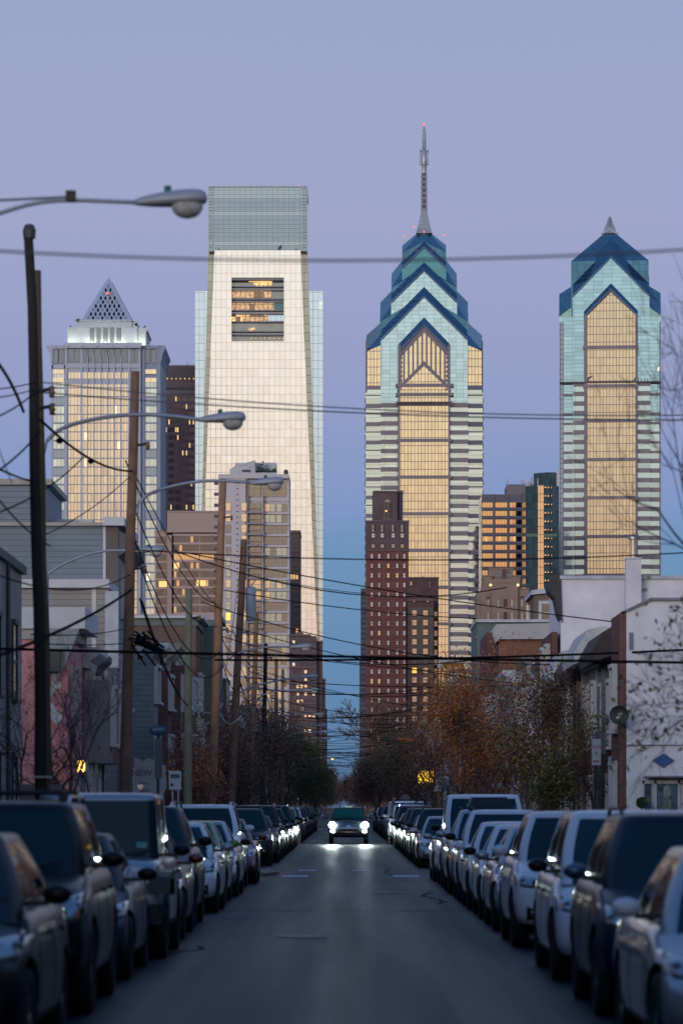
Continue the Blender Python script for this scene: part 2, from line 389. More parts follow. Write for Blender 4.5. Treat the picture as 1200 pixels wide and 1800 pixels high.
    for sx_ in (-1, 1):
        for sy in (-1, 1): m.tube([(sx_*4.4*k, cy+sy*4.4*k, t.z(372)), (sx_*3.6*k, cy+sy*3.6*k, t.z(305))], .3, 5)
    z0, z1 = t.z(372), t.z(305); N = 14
    for i in range(N):
        a = z0+(z1-z0)*i/N; b = z0+(z1-z0)*(i+1)/N; r = 4.2*k
        for s in (-1, 1):
            m.tube([(-r*s, cy-r, a), (r*s, cy-r, b)], .16, 4); m.tube([(s*r, cy-r, a), (s*r, cy+r, b)], .16, 4)
        m.box(-r, r, cy-r, cy+r, a-.12, a+.12)
        if i % 2 == 0: m.box(-r*1.35, r*1.35, cy-r*1.2, cy-r*.6, a+.4, a+1.3)
    m.tube([(0, cy, z0), (0, cy, z1)], 2.4*k, 8)
    m.build('lattice_mast', mat('mast_steel', (.22, .24, .29), .5, .4), t.r)
    m = MB().lathe((0, cy, 0), [(4.2*k, t.z(305)), (4.2*k, t.z(292)), (5.2*k, t.z(290)), (5.2*k, t.z(266)), (3.6*k, t.z(264)), (3.3*k, t.z(238)), (1.7*k, t.z(226)), (1*k, t.z(222)), (.1, t.z(219))], 12)
    for q in (290, 266): m.box(-7.4*k, 7.4*k, cy-.5, cy+.5, t.z(q), t.z(q)+.25)
    for s in (-1, 1): m.tube([(s*7.2*k, cy, t.z(290)), (s*7.2*k, cy, t.z(262))], .12, 4)
    m.build('spire_tip', w, t.r, smooth=True)
    red_y = cy
    beacon(t, 745, 219, cy, .5)
    for a, b in ((710, 420), (781, 420), (727, 408), (745, 417)): beacon(t, a, b, cy-38*k if b == 420 else cy-57*k, .35)
    t.z = tz
liberty()

def liberty2():
    t = Tw(1071, 1445); t.root('glass_skyscraper', 'shorter glass skyscraper with blue hipped crown at the right edge of the skyline', 'skyscraper'); t.face()
    k = t.k; cy = 89*k
    yel = grid_mat('bronze_glass', (.66, .56, .42), (.26, .23, .24), 1.38, 3.3, .24, .28, waves=.02)
    yel.node_tree
    teal = grid_mat('sea_glass', (.34, .56, .73), (.24, .38, .40), 4.0, 1.66, .1, .14, var=.16, lit=.004, litcol=(1, .9, .6))
    teal_low = grid_mat('pale_sea_glass', (.44, .59, .69), (.24, .33, .36), 8, 4, .1, .12, var=.12, lit=.01, litcol=(1, .9, .6))
    blue = grid_mat('deep_blue_glass', (0, 0, 0), (0, 0, 0), 1, 1); blu_d = _mc['deep_blue_glass_dark']
    A = 89*k; B = 68*k
    # shaft with chamfered corners and sloping blue shoulders
    m = MB(); m.box(-A, A, cy-A, cy+A, 0, t.z(556)); m.build('shaft', teal, t.r)
    m = MB()
    z0, z1, z2 = t.z(556), t.z(540), t.z(500)
    for s in (-1, 1):
        m.add([(s*A, cy-A, z0), (s*B, cy-A, z1), (s*B, cy-B, z2), (s*A, cy-B, t.z(513)), (s*A, cy+B, t.z(513)), (s*B, cy+B, z2), (s*B, cy+A, z1), (s*A, cy+A, z0)],
              [(0, 1, 2, 3), (3, 2, 5, 4), (4, 5, 6, 7), (0, 3, 4, 7)]); m.add([(s*A, cy-A, z0), (s*B, cy-A, z0), (s*B, cy-A, z1)], [(0, 1, 2)])
    m.build('shoulder_roof', blue, t.r)
    m = MB(); m.box(-B, B, cy-A+.5, cy+A-.5, t.z(560), t.z(520)); m.box(-B, B, cy-B, cy+B, t.z(525), t.z(455)); m.build('upper_shaft', _mc['deep_blue_wall_glass'], t.r)
    ring = [(-B, -B), (B, -B), (B, B), (-B, B)]
    m = MB(); m.add([(x, y+cy, t.z(455)) for x, y in ring]+[(0, cy, t.zd(402, cy))], [(0, 1, 4), (1, 2, 4), (2, 3, 4), (3, 0, 4)]); m.build('roof', blue, t.r)
    c = 1073
    def gable(h, inner, ish, outer, osh, yf, yb, pybot, glass, sunk=4, dyf=.6):
        m = MB(); t.poly(m, [(c-h, pybot), (c-h, ish), (c, inner), (c+h, ish), (c+h, pybot)], yf, yb+sunk); m.build('gable_bay', glass, t.r)
        dy = (yb-yf)*dyf; mb = MB()
        I = [(t.x(a), t.z(b)) for a, b in ((c-h, ish), (c, inner), (c+h, ish))]; O = [(t.x(a), t.z(b)) for a, b in ((c-h, osh), (c, outer), (c+h, osh))]
        for s in (0, 1):
            p, q = I[s], I[s+1]; r, u = O[s], O[s+1]
            mb.add([(p[0], yf-.3, p[1]), (q[0], yf-.3, q[1]), (u[0], yf+dy, u[1]), (r[0], yf+dy, r[1]), (p[0], yb+3, p[1]-.5), (q[0], yb+3, q[1]-.5), (u[0], yb+3, u[1]), (r[0], yb+3, r[1])],
                   [(0, 1, 2, 3), (3, 2, 6, 7), (0, 3, 7, 4), (1, 5, 6, 2), (0, 4, 5, 1)])
        mb.build('gable_roof', blu_d, t.r); MB().tube([(p[0], yf-.45, p[1]) for p in I], .38, 4).build('gable_edge', edge, t.r)
    gable(67, 453, 521, 412, 481, -1.0, 9.0, 1418, teal, dyf=1.0)
    gable(47, 510, 558, 492, 541, -2.2, 1.2, 1418, granite)
    m = MB(); t.poly(m, [(1032, 1300), (1032, 556), (1073, 516), (1116, 556), (1116, 1300)], -2.6, -2.0); m.build('window_wall', yel, t.r)
    m = MB()
    for y in (609, 677, 738, 806, 873, 941, 1009, 1077): t.box(m, 1024, 1121, y, y+5.5, -3.1, -2.1)
    for a, b in ((1027, 1032), (1115.5, 1120)): t.box(m, a, b, 555, 1300, -2.9, -2.0)
    m.build('granite_trim', granite, t.r)
    m = MB(); t.box(m, 1007, 1027, 670, 1418, -1.4, 2); t.box(m, 1120, 1142, 670, 1418, -1.4, 2)
    t.box(m, 990, 1007.5, 740, 1418, -.4, 2); t.box(m, 1141.5, 1158, 740, 1418, -.4, 2); m.build('window_wall', teal_low, t.r)
    m = MB(); y = 672
    while y < 1300:
        for a, b in ((1007, 1032), (1116, 1142)): t.box(m, a, b, y, y+7.5, -1.9, 1)
        if y > 730 or int(y/17) % 2 == 0:
            for a, b in ((990, 1008), (1141, 1159.5)): t.box(m, a, b, y+(0 if y > 800 else 3), y+(7.5 if y > 800 else 7), -.9, 1)
        y += 16.9
    m.build('granite_band', granite, t.r)
    m = MB()
    for a, b in ((982.5, 990), (1157.5, 1160.4)): t.box(m, a, b, 566, 1300, -.5, 2)
    m.build('corner_pier', grid_mat('corner_pier_stone', (.25, .30, .36), (.15, .18, .24), 1.2, 2.1, .3, .3, metal=.5, rough=.3), t.r)
    m = MB(); t.box(m, 983, 1159, 672, 674.5, -3, -1.2)
    for i in range(26): t.box(m, 1006+i*5.2, 1007+i*5.2, 669, 672, -2.6, -2.4)
    t.poly(m, [(1028, 671), (1030, 665), (1040, 661.5), (1041, 663), (1034, 668), (1035, 671)], -2.6, -1.8)
    t.poly(m, [(1112, 671), (1114, 666), (1121, 665), (1119, 669), (1121, 671)], -2.6, -1.8)
    m.build('maintenance_gantry', metal_dark, t.r)
    m = MB(); a = 12.5*k
    m.prismz([(-a, cy-a), (a, cy-a), (a, cy+a), (-a, cy+a)], t.zd(412, cy), t.zd(381, cy), [(-.4, cy-.4), (.4, cy-.4), (.4, cy+.4), (-.4, cy+.4)]); m.build('spire_cap', _mc['spire_panel'], t.r)
    m = MB()
    for s in (-1, 1): m.tube([(s*14*k, cy-14*k, t.zd(414, cy)), (0, cy-8*k, t.zd(404, cy))], .5, 5); m.tube([(0, cy-8*k, t.zd(404, cy)), (0, cy-2, t.zd(384, cy))], .3, 5)
    m.build('spire_strut', stone_light, t.r)
    beacon(t, 1071, 372, cy, .5)
liberty2()

# ---- tall obelisk tower ----
def obelisk():
    t = Tw(454, 1635); t.root('glass_skyscraper', 'pale glass obelisk skyscraper with a square window recess near its flat top', 'skyscraper'); k = t.k
    cream = grid_mat('bright_low_iron_glass', (.90, .90, .93), (.72, .69, .67), 2.55, 4.15, .15, .17, tilt=.012, var=.05, waves=.03, lit=.0015, les=.4, litcol=(1, .6, .3))
    wingm = grid_mat('pale_blue_glass', (.58, .74, .95), (.42, .54, .60), 2.5, 4.1, .15, .15, var=.04, lit=.01, les=.25)
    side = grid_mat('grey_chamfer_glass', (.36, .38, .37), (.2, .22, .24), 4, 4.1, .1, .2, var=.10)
    crown = grid_mat('crown_glass', (.29, .375, .46), (.22, .30, .33), 2.6, 2.05, .13, .22, var=.04, minor=2, rough=.12, metal=.9, blocks=(.3, (.38, .46, .54)))
    m = MB(); t.box(m, 341, 567, 504, 1418, 14, 50); m.build('wing', wingm, t.r)
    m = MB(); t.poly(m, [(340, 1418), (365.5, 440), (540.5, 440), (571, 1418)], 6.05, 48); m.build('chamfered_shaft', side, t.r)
    L = lambda y: 377-(y-440)*.0372; R = lambda y: 528+(y-440)*.0428
    m = MB()
    t.poly(m, [(L(488), 488), (L(440), 440), (R(440), 440), (R(488), 488)], 0, 6)
    t.poly(m, [(L(600), 600), (L(488), 488), (407, 488), (407, 600)], 0, 6); t.poly(m, [(499, 600), (499, 488), (R(488), 488), (R(600), 600)], 0, 6)
    t.poly(m, [(L(1418), 1418), (L(600), 600), (R(600), 600), (R(1418), 1418)], 0, 6); m.build('front_facade', cream, t.r)
    dk = mat('recess_glass', (.30, .32, .34), .15, .7, nz=(.3, .2)); blu = mat('recess_blue_glass', (.12, .2, .25), .15, .6)
    m = MB(); t.box(m, 407, 499, 488, 600, 5, 5.9)
    m.build('recess_wall', dk, t.r)
    m = MB(); t.box(m, 406.5, 499.5, 488, 492, 1, 5)
    for y in (501, 507, 523, 528, 543, 549, 563, 580, 586): t.box(m, 407, 499, y, y+2, 3.0, 5.2)
    m.build('floor_slab', mat('recess_slab', (.24, .26, .30), .5), t.r)
    wg = lambda n, e, c: grid_mat(n, (.4, .28, .18), (.10, .08, .07), 2.2, 3, .2, .2, lit=.9, litcol=c, les=e, metal=.2, rough=.3)
    g1 = wg('office_glow', .55, (1, .58, .28)); g2 = wg('office_glow_bright', 1.3, (1, .62, .22))
    for (a, b, c, d, mm) in ((437, 478, 489, 493, lamp_warm), (408, 446, 509, 520, g1), (446, 478, 494, 501, g2), (409, 476, 509, 521, g1), (407, 481, 530, 542, g1), (407, 426, 549, 562, g2), (426, 470, 551, 562, g1),
                             (437, 448, 574, 578, g2), (481, 499, 530, 543, blu), (471, 498, 550, 562, wingm)):
        m = MB(); t.box(m, a, b, c, d, 4.4-(a % 7)*.05, 4.9); m.build('lit_office', mm, t.r)
    m = MB()
    for i in range(8): t.box(m, 441+i*8, 442+i*8, 592, 593.4, 3.5, 4.2)
    m.build('desk_lamp', lamp_warm, t.r)
    m = MB(); t.box(m, 367.5, 538.5, 328, 441, 1.0, 46); m.build('crown', crown, t.r)
    m = MB()
    for a in (366.3, 374.8, 530.3, 538.6): t.box(m, a, a+1.3, 327, 441, .3, 2)
    y = 331
    while y < 438:
        for a in (367.6, 531.6): t.box(m, a, a+7, y, y+.9, .5, 1.5)
        y += 5.4
    t.box(m, 366.3, 540, 326.5, 328.3, .2, 47); m.build('crown_frame', mat('pale_frame', (.38, .46, .49), .4, .3, nz=(.1, .1)), t.r)
    m = MB(); t.poly(m, [(488, 439), (490, 434), (494, 431), (495, 433), (491.5, 439)], -1, 0); t.box(m, 384, 385, 436, 440, -1, 0); t.box(m, 520, 521, 436, 440, -1, 0); m.build('window_washing_davit', metal_dark, t.r)
    for a in (380, 525): beacon(t, a, 326, 3, .6)
obelisk()

# ---- pyramid-topped tower ----
def pyramid():
    t = Tw(185, 1553); t.root('stone_skyscraper', 'pale stone skyscraper topped by a lattice pyramid over a glowing crown', 'skyscraper'); k = t.k
    gl = grid_mat('cream_window_glass', (.78, .68, .55), (.36, .36, .42), 1.5, 4.0, .22, .5, var=.12, lit=.02, litcol=(1, .8, .45), les=.8, waves=.02)
    glb = grid_mat('pale_window_glass', (.62, .70, .72), (.27, .33, .45), 1.75, 4.0, .18, .8, var=.15, lit=.01, litcol=(1, .9, .5), blocks=(.18, (.27, .33, .45)))
    dkg = mat('loggia_glass', (.20, .23, .27), .2, .5, nz=(.2, .2))
    m = MB(); t.box(m, 90, 283, 607, 1418, 1.5, 46); m.build('shaft', stone_light, t.r)
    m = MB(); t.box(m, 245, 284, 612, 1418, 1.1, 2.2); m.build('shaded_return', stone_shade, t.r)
    m = MB(); t.box(m, 116, 247, 607, 1418, -.5, 3); m.build('centre_bay', stone_light, t.r)
    m = MB(); t.box(m, 121, 242, 655, 1418, -.9, -.4); m.build('window_wall', gl, t.r)
    m = MB(); t.box(m, 93.5, 113, 655, 1418, 1.0, 1.6)
    t.box(m, 256, 275, 672, 1418, .6, 1.2); m.build('window_wall', glb, t.r)
    for a in (93.5, 256):
        for y in (649, 664): 
            m = MB(); t.box(m, a, a+19, y, y+8, .3, 1.1); m.build('window', grid_mat('lit_band_glass', (.9, .8, .6), (.4, .4, .42), 1.2, 3, .1, .1), t.r)
    m = MB()
    for i, a in enumerate((154.5, 166, 178, 190, 202, 213.5)): t.box(m, a-.9, a+.9, 628, 1418, -1.7, -.8)
    for a in (116, 142.5, 226, 244.5): t.box(m, a-.2, a+3.3, 612, 1418, -1.3, -.4)
    t.box(m, 116, 248, 639, 647, -1.2, -.4)
    t.box(m, 116, 248, 668, 676, -1.0, -.4)
    for a in (90, 113): t.box(m, a, a+3.5, 612, 1418, .8, 1.6)
    t.box(m, 91, 116, 641, 648, .8, 1.6); m.build('pier', stone_light, t.r)
    m = MB()
    for a in (248, 275.5): t.box(m, a, a+7, 612, 1418, .3, 1.2)
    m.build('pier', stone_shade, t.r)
    m = MB()
    for (a, b) in ((94, 102), (105, 113), (120.5, 131), (133, 143), (145, 155), (157, 166), (168, 178), (180, 190), (192, 202), (204, 213), (215, 225), (226, 236), (238, 245), (256, 263.5), (267, 275)):
        t.box(m, a, b, 614, 638, -1.05 if 116 < a < 247 else .5, 1.6)
    m.build('loggia_window', dkg, t.r)
    # flared cornice
    m = MB()
    t.poly(m, [(116, 613), (113, 609), (113, 604), (250, 604), (250, 609), (248, 613)], -3, 3)
    t.poly(m, [(90, 636), (88, 622), (81, 610), (81, 607), (116, 607), (116, 613), (93, 613), (93, 636)], 0, 46)
    m.build('cornice', stone_light, t.r)
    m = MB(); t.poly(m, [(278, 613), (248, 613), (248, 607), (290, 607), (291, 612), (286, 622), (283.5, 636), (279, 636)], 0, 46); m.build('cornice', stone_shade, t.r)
    # glowing crown
    cr = mat('crown_stone', (.46, .52, .60), .5, nz=(.1, .08), em=None)
    m = MB(); t.box(m, 117, 255, 573, 605, 7, 40); t.box(m, 134, 240, 562, 606, 5, 42); t.box(m, 140, 231, 560, 573, 4, 43)
    t.poly(m, [(117, 578), (115.5, 571), (135, 571), (135, 578)], 6.5, 40); t.poly(m, [(240, 580), (240, 571), (257, 573), (258, 577), (254.5, 582)], 6.5, 40); m.build('crown', cr, t.r)
    m = MB()
    for i in range(5): t.box(m, 157+i*11.8, 164+i*11.8, 573, 600, 4.6, 5.1)
    m.build('crown_window', dkg, t.r)
    m = MB(); t.box(m, 119, 254, 604, 605.4, 1.0, 2.0); m.build('crown_floodlight', mat('floodlight', (.8, .85, .7), em=(.85, 1, .72), es=2, nz=None), t.r)
    for a in (124, 160, 184, 208, 247):
        ld = bpy.data.lights.new('floodlight', 'POINT'); ld.energy = 1000; ld.color = (1, 1, .68); ld.shadow_soft_size = .8
        lo = bpy.data.objects.new('floodlight', ld); C.objects.link(lo); lo.parent = t.r; lo.location = (t.x(a), 3.0, t.z(602))
    # pyramid
    b = 46.5*k; cy = 24; za = t.zd(487, 24); zb = t.z(560)
    stn = mat('pyramid_stone', (.38, .48, .62), .5, nz=(.1, .08))
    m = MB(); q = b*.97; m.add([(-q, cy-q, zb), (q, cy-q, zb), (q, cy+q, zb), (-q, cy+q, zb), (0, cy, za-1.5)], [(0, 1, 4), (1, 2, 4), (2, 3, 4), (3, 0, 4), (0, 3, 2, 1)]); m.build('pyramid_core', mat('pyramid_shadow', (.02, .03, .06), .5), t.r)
    m = MB(); H = za-zb
    for ang in range(4):
        R = Matrix.Rotation(ang*math.pi/2, 3, 'Z')
        def pt(u, v): # u across, v up 0..1 on the front face
            p = Vector((u*b, -b*(1-v), 0)); p = R @ p; return (p.x, p.y+cy, zb+v*H)
        def bar(u0, v0, u1, v1, r): m.tube([pt(u0, v0), pt(u1, v1)], r, 4)
        m.add([pt(-1, 0), pt(-.87, 0), pt(0, .87), pt(0, 1)], [(0, 1, 2, 3)]); m.add([pt(1, 0), pt(.87, 0), pt(0, .87), pt(0, 1)], [(0, 1, 2, 3)])
        N = 5
        for i in range(-N, N+1):
            u = i*.88/N
            # diagonals parallel to the two edges
            u0 = u; v1 = (.80-u0)/2*1.0
            if abs(u0) <= .881:
                va = (.88-u0)/2; bar(u0, 0, u0+va, va, .42)
                va = (.88+u0)/2; bar(u0, 0, u0-va, va, .42)
        for i in range(N):
            for j in range(N-i):
                cx_ = (-.88+ (2*i+1+j)*.88/N); vv = (j+.5)*.88/N
                bar(cx_, vv-.05, cx_, vv+.05, .25); bar(cx_-.05, vv, cx_+.05, vv, .25)
    m.build('pyramid_lattice', stn, t.r, fix=False)
    m = MB(); t.box(m, 139, 231, 560, 563, 2.5, 45); m.build('pyramid_base', stone_light, t.r)
    beacon(t, 185, 506, cy-7, .55)
    m = MB()
    for a in (120, 237, 251): t.box(m, a, a+3, 568, 572, 8, 9)
    t.poly(m, [(132, 562), (134, 559), (139, 558), (142, 560), (140, 562)], 3, 5); t.poly(m, [(236, 570), (236, 566), (240, 566), (240, 570)], 5, 7); m.build('roof_equipment', metal_dark, t.r)
    m = MB()
    for i in range(8): m.ell((t.x(94+i*26), -3.3, t.z(609)), (.5, .5, .5), 6, 4)
    m.build('cornice_lamp', mat('cornice_lamp', (.7, .7, .65), .3, nz=None), t.r)
pyramid()

# ---- brown twin block behind ----
def brownblock():
    t = Tw(312, 1700); t.root('office_tower', 'dark reddish brown office tower with ribbed top between the pyramid and the obelisk', 'office tower')
    m = MB(); t.box(m, 283, 345, 644, 1418, 0, 40); m.build('shaft', mat('plum_brick', (.15, .10, .12), .6), t.r)
    m = MB()
    for i in range(20): t.box(m, 284+i*3.05, 285.3+i*3.05, 644, 668, -.6, .1)
    t.box(m, 283, 345, 642, 645, -.8, 1); t.box(m, 283, 345, 685, 692, -.3, .1); m.build('ribbed_crown', mat('taupe_precast', (.20, .18, .19), .7, nz=(.1, .1)), t.r)
    m = MB()
    for i in range(8): t.box(m, 286+i*7.7, 287.6+i*7.7, 665, 667, -.9, -.5)
    m.build('roof_lamp', lamp_warm, t.r)
    m = MB(); t.tube = None; m.tube([(t.x(328), 10, t.z(644)), (t.x(328), 10, t.z(632))], .15, 4); m.build('antenna', metal_grey, t.r)
    dk = mat('dark_pane', (.035, .045, .075), .15, .3, nz=None); md = mat('mauve_pane', (.19, .155, .16), .15, .5, nz=(.2, .3)); li = mat('lit_pane', (.8, .6, .25), em=(1, .66, .25), es=.95, nz=None)
    rnd = random.Random(5); it = []
    y = 681
    for i in range(19): it.append((284.5+i*3.2, 286.7+i*3.2, 681, 686, -.35, 0))
    y = 697
    while y < 910:
        for g in range(5):
            for j in range(3):
                x = 284.5+g*12+j*3.3
                if g == 2 and 770 < y < 850: continue
                k_ = 0 if (g < 3 and y > 740) else 1
                if rnd.random() < .07: k_ = 2
                it.append((x, x+2.0, y, y+8, 0, k_))
        y += 13.6
    windows(t, it, [dk, md, li], dep=.3)
brownblock()

# ---- tan stepped office ----
def tan_office():
    t = Tw(330, 1100); t.root('office_building', 'tan stepped office block with lit ribbon windows in front of the pyramid tower', 'office building')
    tan = mat('tan_precast', (.44, .32, .29), .8, nz=(.1, .07)); m = MB(); t.box(m, 272, 420, 933, 1418, 2, 30); t.box(m, 294, 384, 899, 940, 0, 24); t.box(m, 294, 420, 936, 1418, 0, 28); m.build('wall', tan, t.r)
    m = MB(); t.box(m, 293.5, 420, 898, 900.5, -.3, 24); t.box(m, 271.5, 295, 932, 934, 1.7, 30); m.build('parapet', mat('tan_coping', (.38, .29, .25), .8), t.r)
    g = mat('ribbon_glass', (.17, .145, .15), .12, .7, nz=(.5, .5)); li = mat('ribbon_lit', (.6, .4, .2), em=(1, .52, .16), es=.42, nz=(.8, .4)); li2 = mat('ribbon_lit_bright', (.6, .4, .2), em=(1, .58, .16), es=1.2, nz=(.8, .4))
    it = []; y = 943; r = random.Random(3)
    n = 0
    while y < 1250:
        x = 306
        while x < 420:
            k = 0
            if n == 2 and x < 372: k = 1
            if n == 5 and 345 < x < 362: k = 2
            if n == 3 and x < 312: k = 2
            if r.random() < .05: k = 1
            it.append((x, x+4.2, y, y+10, -.1, k)); x += 4.9 if (int((x-306)/4.9)+1) % 8 else 7
        for j in range(4): it.append((274.5+j*4.7, 278.4+j*4.7, y+1, y+11, 1.9, 2 if (n == 5 and j > 0) else 0))
        y += 15.4; n += 1
    windows(t, it, [g, li, li2], dep=.1)
    m = MB(); y = 938.5
    while y < 1250: t.box(m, 304, 420, y, y+3.4, -.5, 0); t.box(m, 273, 293, y+1, y+4, 1.5, 2); y += 15.4
    for i in range(2): t.box(m, 302.5, 305, 936, 1250, -.4, 0)
    m.build('spandrel', mat('tan_band', (.50, .37, .33), .8, nz=(.1, .1)), t.r)
tan_office()

# ---- apartment tower ----
def apartments():
    t = Tw(447, 1000); t.root('apartment_tower', 'cream concrete apartment tower with stacked balconies in front of the obelisk', 'apartment tower')
    cc = mat('cream_concrete', (.58, .54, .56), .75, nz=(.08, .07)); dkc = mat('mauve_concrete', (.34, .31, .34), .7)
    m = MB(); t.box(m, 384, 432, 834, 1418, 0, 26); t.box(m, 432, 508, 834, 1418, 2.0, 26); t.box(m, 384, 508, 833.5, 841, -.3, 25.8); m.build('wall', cc, t.r)
    m = MB(); t.poly(m, [(403, 834), (403, 824), (412, 817), (448, 807), (448, 834)], 3, 14); t.box(m, 448, 484.5, 807, 823, 10, 20); t.box(m, 448, 486, 829, 834, 3, 18); t.box(m, 411, 450, 807, 812, 11, 19); m.build('penthouse', mat('penthouse_wall', (.50, .50, .54), .7), t.r)
    m = MB(); t.box(m, 425, 440, 824, 828, 2.8, 3.1); m.build('penthouse_window', metal_dark, t.r)
    m = MB(); m.tube([(t.x(502), 5, t.z(834)), (t.x(502), 5, t.z(829))], .15, 5); m.ell((t.x(502), 5, t.z(827)), (.7, .3, .8)); m.build('roof_equipment', metal_dark, t.r)
    gy = grid_mat('apartment_glass', (.40, .37, .33), (.3, .28, .28), 1.9, 9, .12, .1, var=.35, waves=.03); gb = mat('curtained_glass', (.55, .58, .46), .2, .5, nz=(.4, .15)); gl = mat('apartment_lit', (.7, .5, .3), em=(1, .62, .28), es=.35, nz=(.6, .5)); gl2 = mat('apartment_lit_bright', (.7, .5, .2), em=(1, .66, .1), es=1.1, nz=(1, .2))
    r = random.Random(11); it = []; m = MB(); bal = []; y = 862.5 - 0; n = 0
    t.box(m, 432, 508, 874.5, 880, 1.6, 2.1)
    wy = []
    y = 884.0
    while y < 1260: wy.append(y); y += 19.3
    for a in (437, 459.5, 482.5): it.append((a, a+20, 841.5, 872, 1.9, 0))
    for i, y in enumerate(wy):
        for (a, b) in ((397, 405.5), ): it.append((a, b, y, y+13.5, -.1, 3 if i == 10 else r.choice((0, 0, 1, 2))))
        it.append((424.5, 433, y, y+13.5, -.1, r.choice((0, 0, 2))))
        it.append((438.5, 458, y, y+14.5, 1.9, r.choice((0, 0, 2, 0))))
        lit = r.random() < .5
        for a in (465.5, 486): it.append((a, a+8.6, y+1, y+14, 1.9, r.choice((1, 1, 2)) if lit else 0)); it.append((a+9, a+17.5, y+1, y+14, 1.9, r.choice((1, 1, 0)) if lit else 0))
        t.box(m, 432.5, 508.3, y+15.3, y+19.3, 1.2, 2.1)
    m.build('spandrel', cc, t.r)
    windows(t, it, [gy, gb, gl, gl2], dep=.15, fm=dkc, frame=.1)
    for i, y in enumerate(wy):
        m = MB(); t.box(m, 433, 464, y+15.6, y+18, -.6, 1.9); t.box(m, 433, 464, y+8, y+8.8, -.6, -.4)
        for a in (433, 463.2): t.box(m, a, a+.8, y+8, y+16, -.6, -.4)
        for a in range(6): t.box(m, 434+a*5, 434.4+a*5, y+8, y+16, -.55, -.45)
        b = m.build('balcony', dkc, t.r)
    for y in [846+19.3*i for i in range(20)]:
        m = MB(); t.box(m, 376, 384.5, y, y+4, 1, 4); m.build('side_balcony', mat('balcony_dark', (.12, .11, .13), .7), t.r)
    m = MB()
    for y in [838+10.0*i for i in range(40)]: t.box(m, 416, 418.6, y, y+2.2, -.12, 0)
    m.build('vent', metal_dark, t.r, kind=None)
    m = MB()
    for a in (434.5, 461.5): t.box(m, a, a+1, 841, 1300, -.2, 2.0)
    for a in (413, 420.5): t.box(m, a-.2, a+.2, 842, 1300, -.08, 0)
    m.build('column', mat('pale_post', (.5, .48, .5), .6), t.r)
    lf = mat('roof_plant', (.03, .05, .03), .8)
    m = MB(); r = random.Random(4)
    for i in range(160):
        x = r.uniform(449, 484); y = 829-abs(r.gauss(0, 3.2)) if i % 2 else 829-abs(r.gauss(0, 7))*(1 if 452 < x < 468 else .3); m.box(t.x(x)-.2, t.x(x)+.25, 6+r.random(), 6.6+r.random(), t.z(y)-.15, t.z(y)+.25)
    m.build('roof_garden', lf, t.r)
apartments()

# ---- narrow brown building right of the apartments ----
def narrow():
    t = Tw(518, 1200); t.root('apartment_building', 'narrow dark brown building squeezed against the apartment tower', 'building')
    br = mat('dark_brown_brick', (.125, .085, .09), .8); m = MB(); t.box(m, 500, 527.5, 936, 1418, 0, 25); m.build('wall', br, t.r)
    m = MB(); t.box(m, 500, 528.3, 932.5, 937, -.8, 25)
    for y in range(968, 1250, 32): t.box(m, 500, 528, y, y+2, -.5, 0)
    m.build('cornice', mat('brown_cornice', (.16, .11, .11), .8), t.r)
    g = mat('dim_glass', (.07, .07, .10), .15, .4, nz=(.5, .4)); it = []; r = random.Random(2)
    for y in range(945, 1250, 16):
        for x in (509, 514.5, 520): it.append((x, x+4, y, y+9, -.05, 1 if (y == 1009) or (y > 1090 and r.random() < .2) else 0))
    windows(t, it, [g, mat('dim_lit', (.6, .35, .2), em=(1, .6, .2), es=.6, nz=None)])
    t = Tw(545, 800); t.root('apartment_building', 'brown stepped building with lit windows at the left edge of the sky gap', 'building')
    bb = mat('umber_brick', (.13, .095, .10), .8); m = MB(); t.box(m, 508, 556, 1118, 1418, 0, 20); t.box(m, 540, 566, 1128, 1418, 2, 20); t.box(m, 556, 571, 1195, 1418, 3, 22); t.box(m, 565, 574, 1245, 1418, 4, 22); m.build('wall', bb, t.r)
    m = MB()
    for (a, b, c, y0) in ((508, 546, 1115, -.6), (540, 567, 1126, 1.5), (555, 572, 1192, 2.5), (508, 556, 1172, -.4), (508, 556, 1235, -.4)): t.box(m, a, b, c, c+3, y0, 10)
    t.box(m, 520, 532, 1109, 1116, 6, 12); m.build('cornice', mat('brown_cornice', (.16, .11, .11)), t.r)
    it = []
    for y in range(1126, 1400, 13):
        for x in range(514, 556, 7):
            if r.random() < .9: it.append((x, x+4.2, y, y+5.5, -.05, 1 if r.random() < .18 else 0))
        if y > 1180:
            for x in (558, 562, 566): it.append((x, x+2.5, y, y+5, 2.9, 0))
    windows(t, it, [g, mat('peach_lit', (.7, .45, .3), em=(1, .62, .35), es=.7, nz=None)])
narrow()

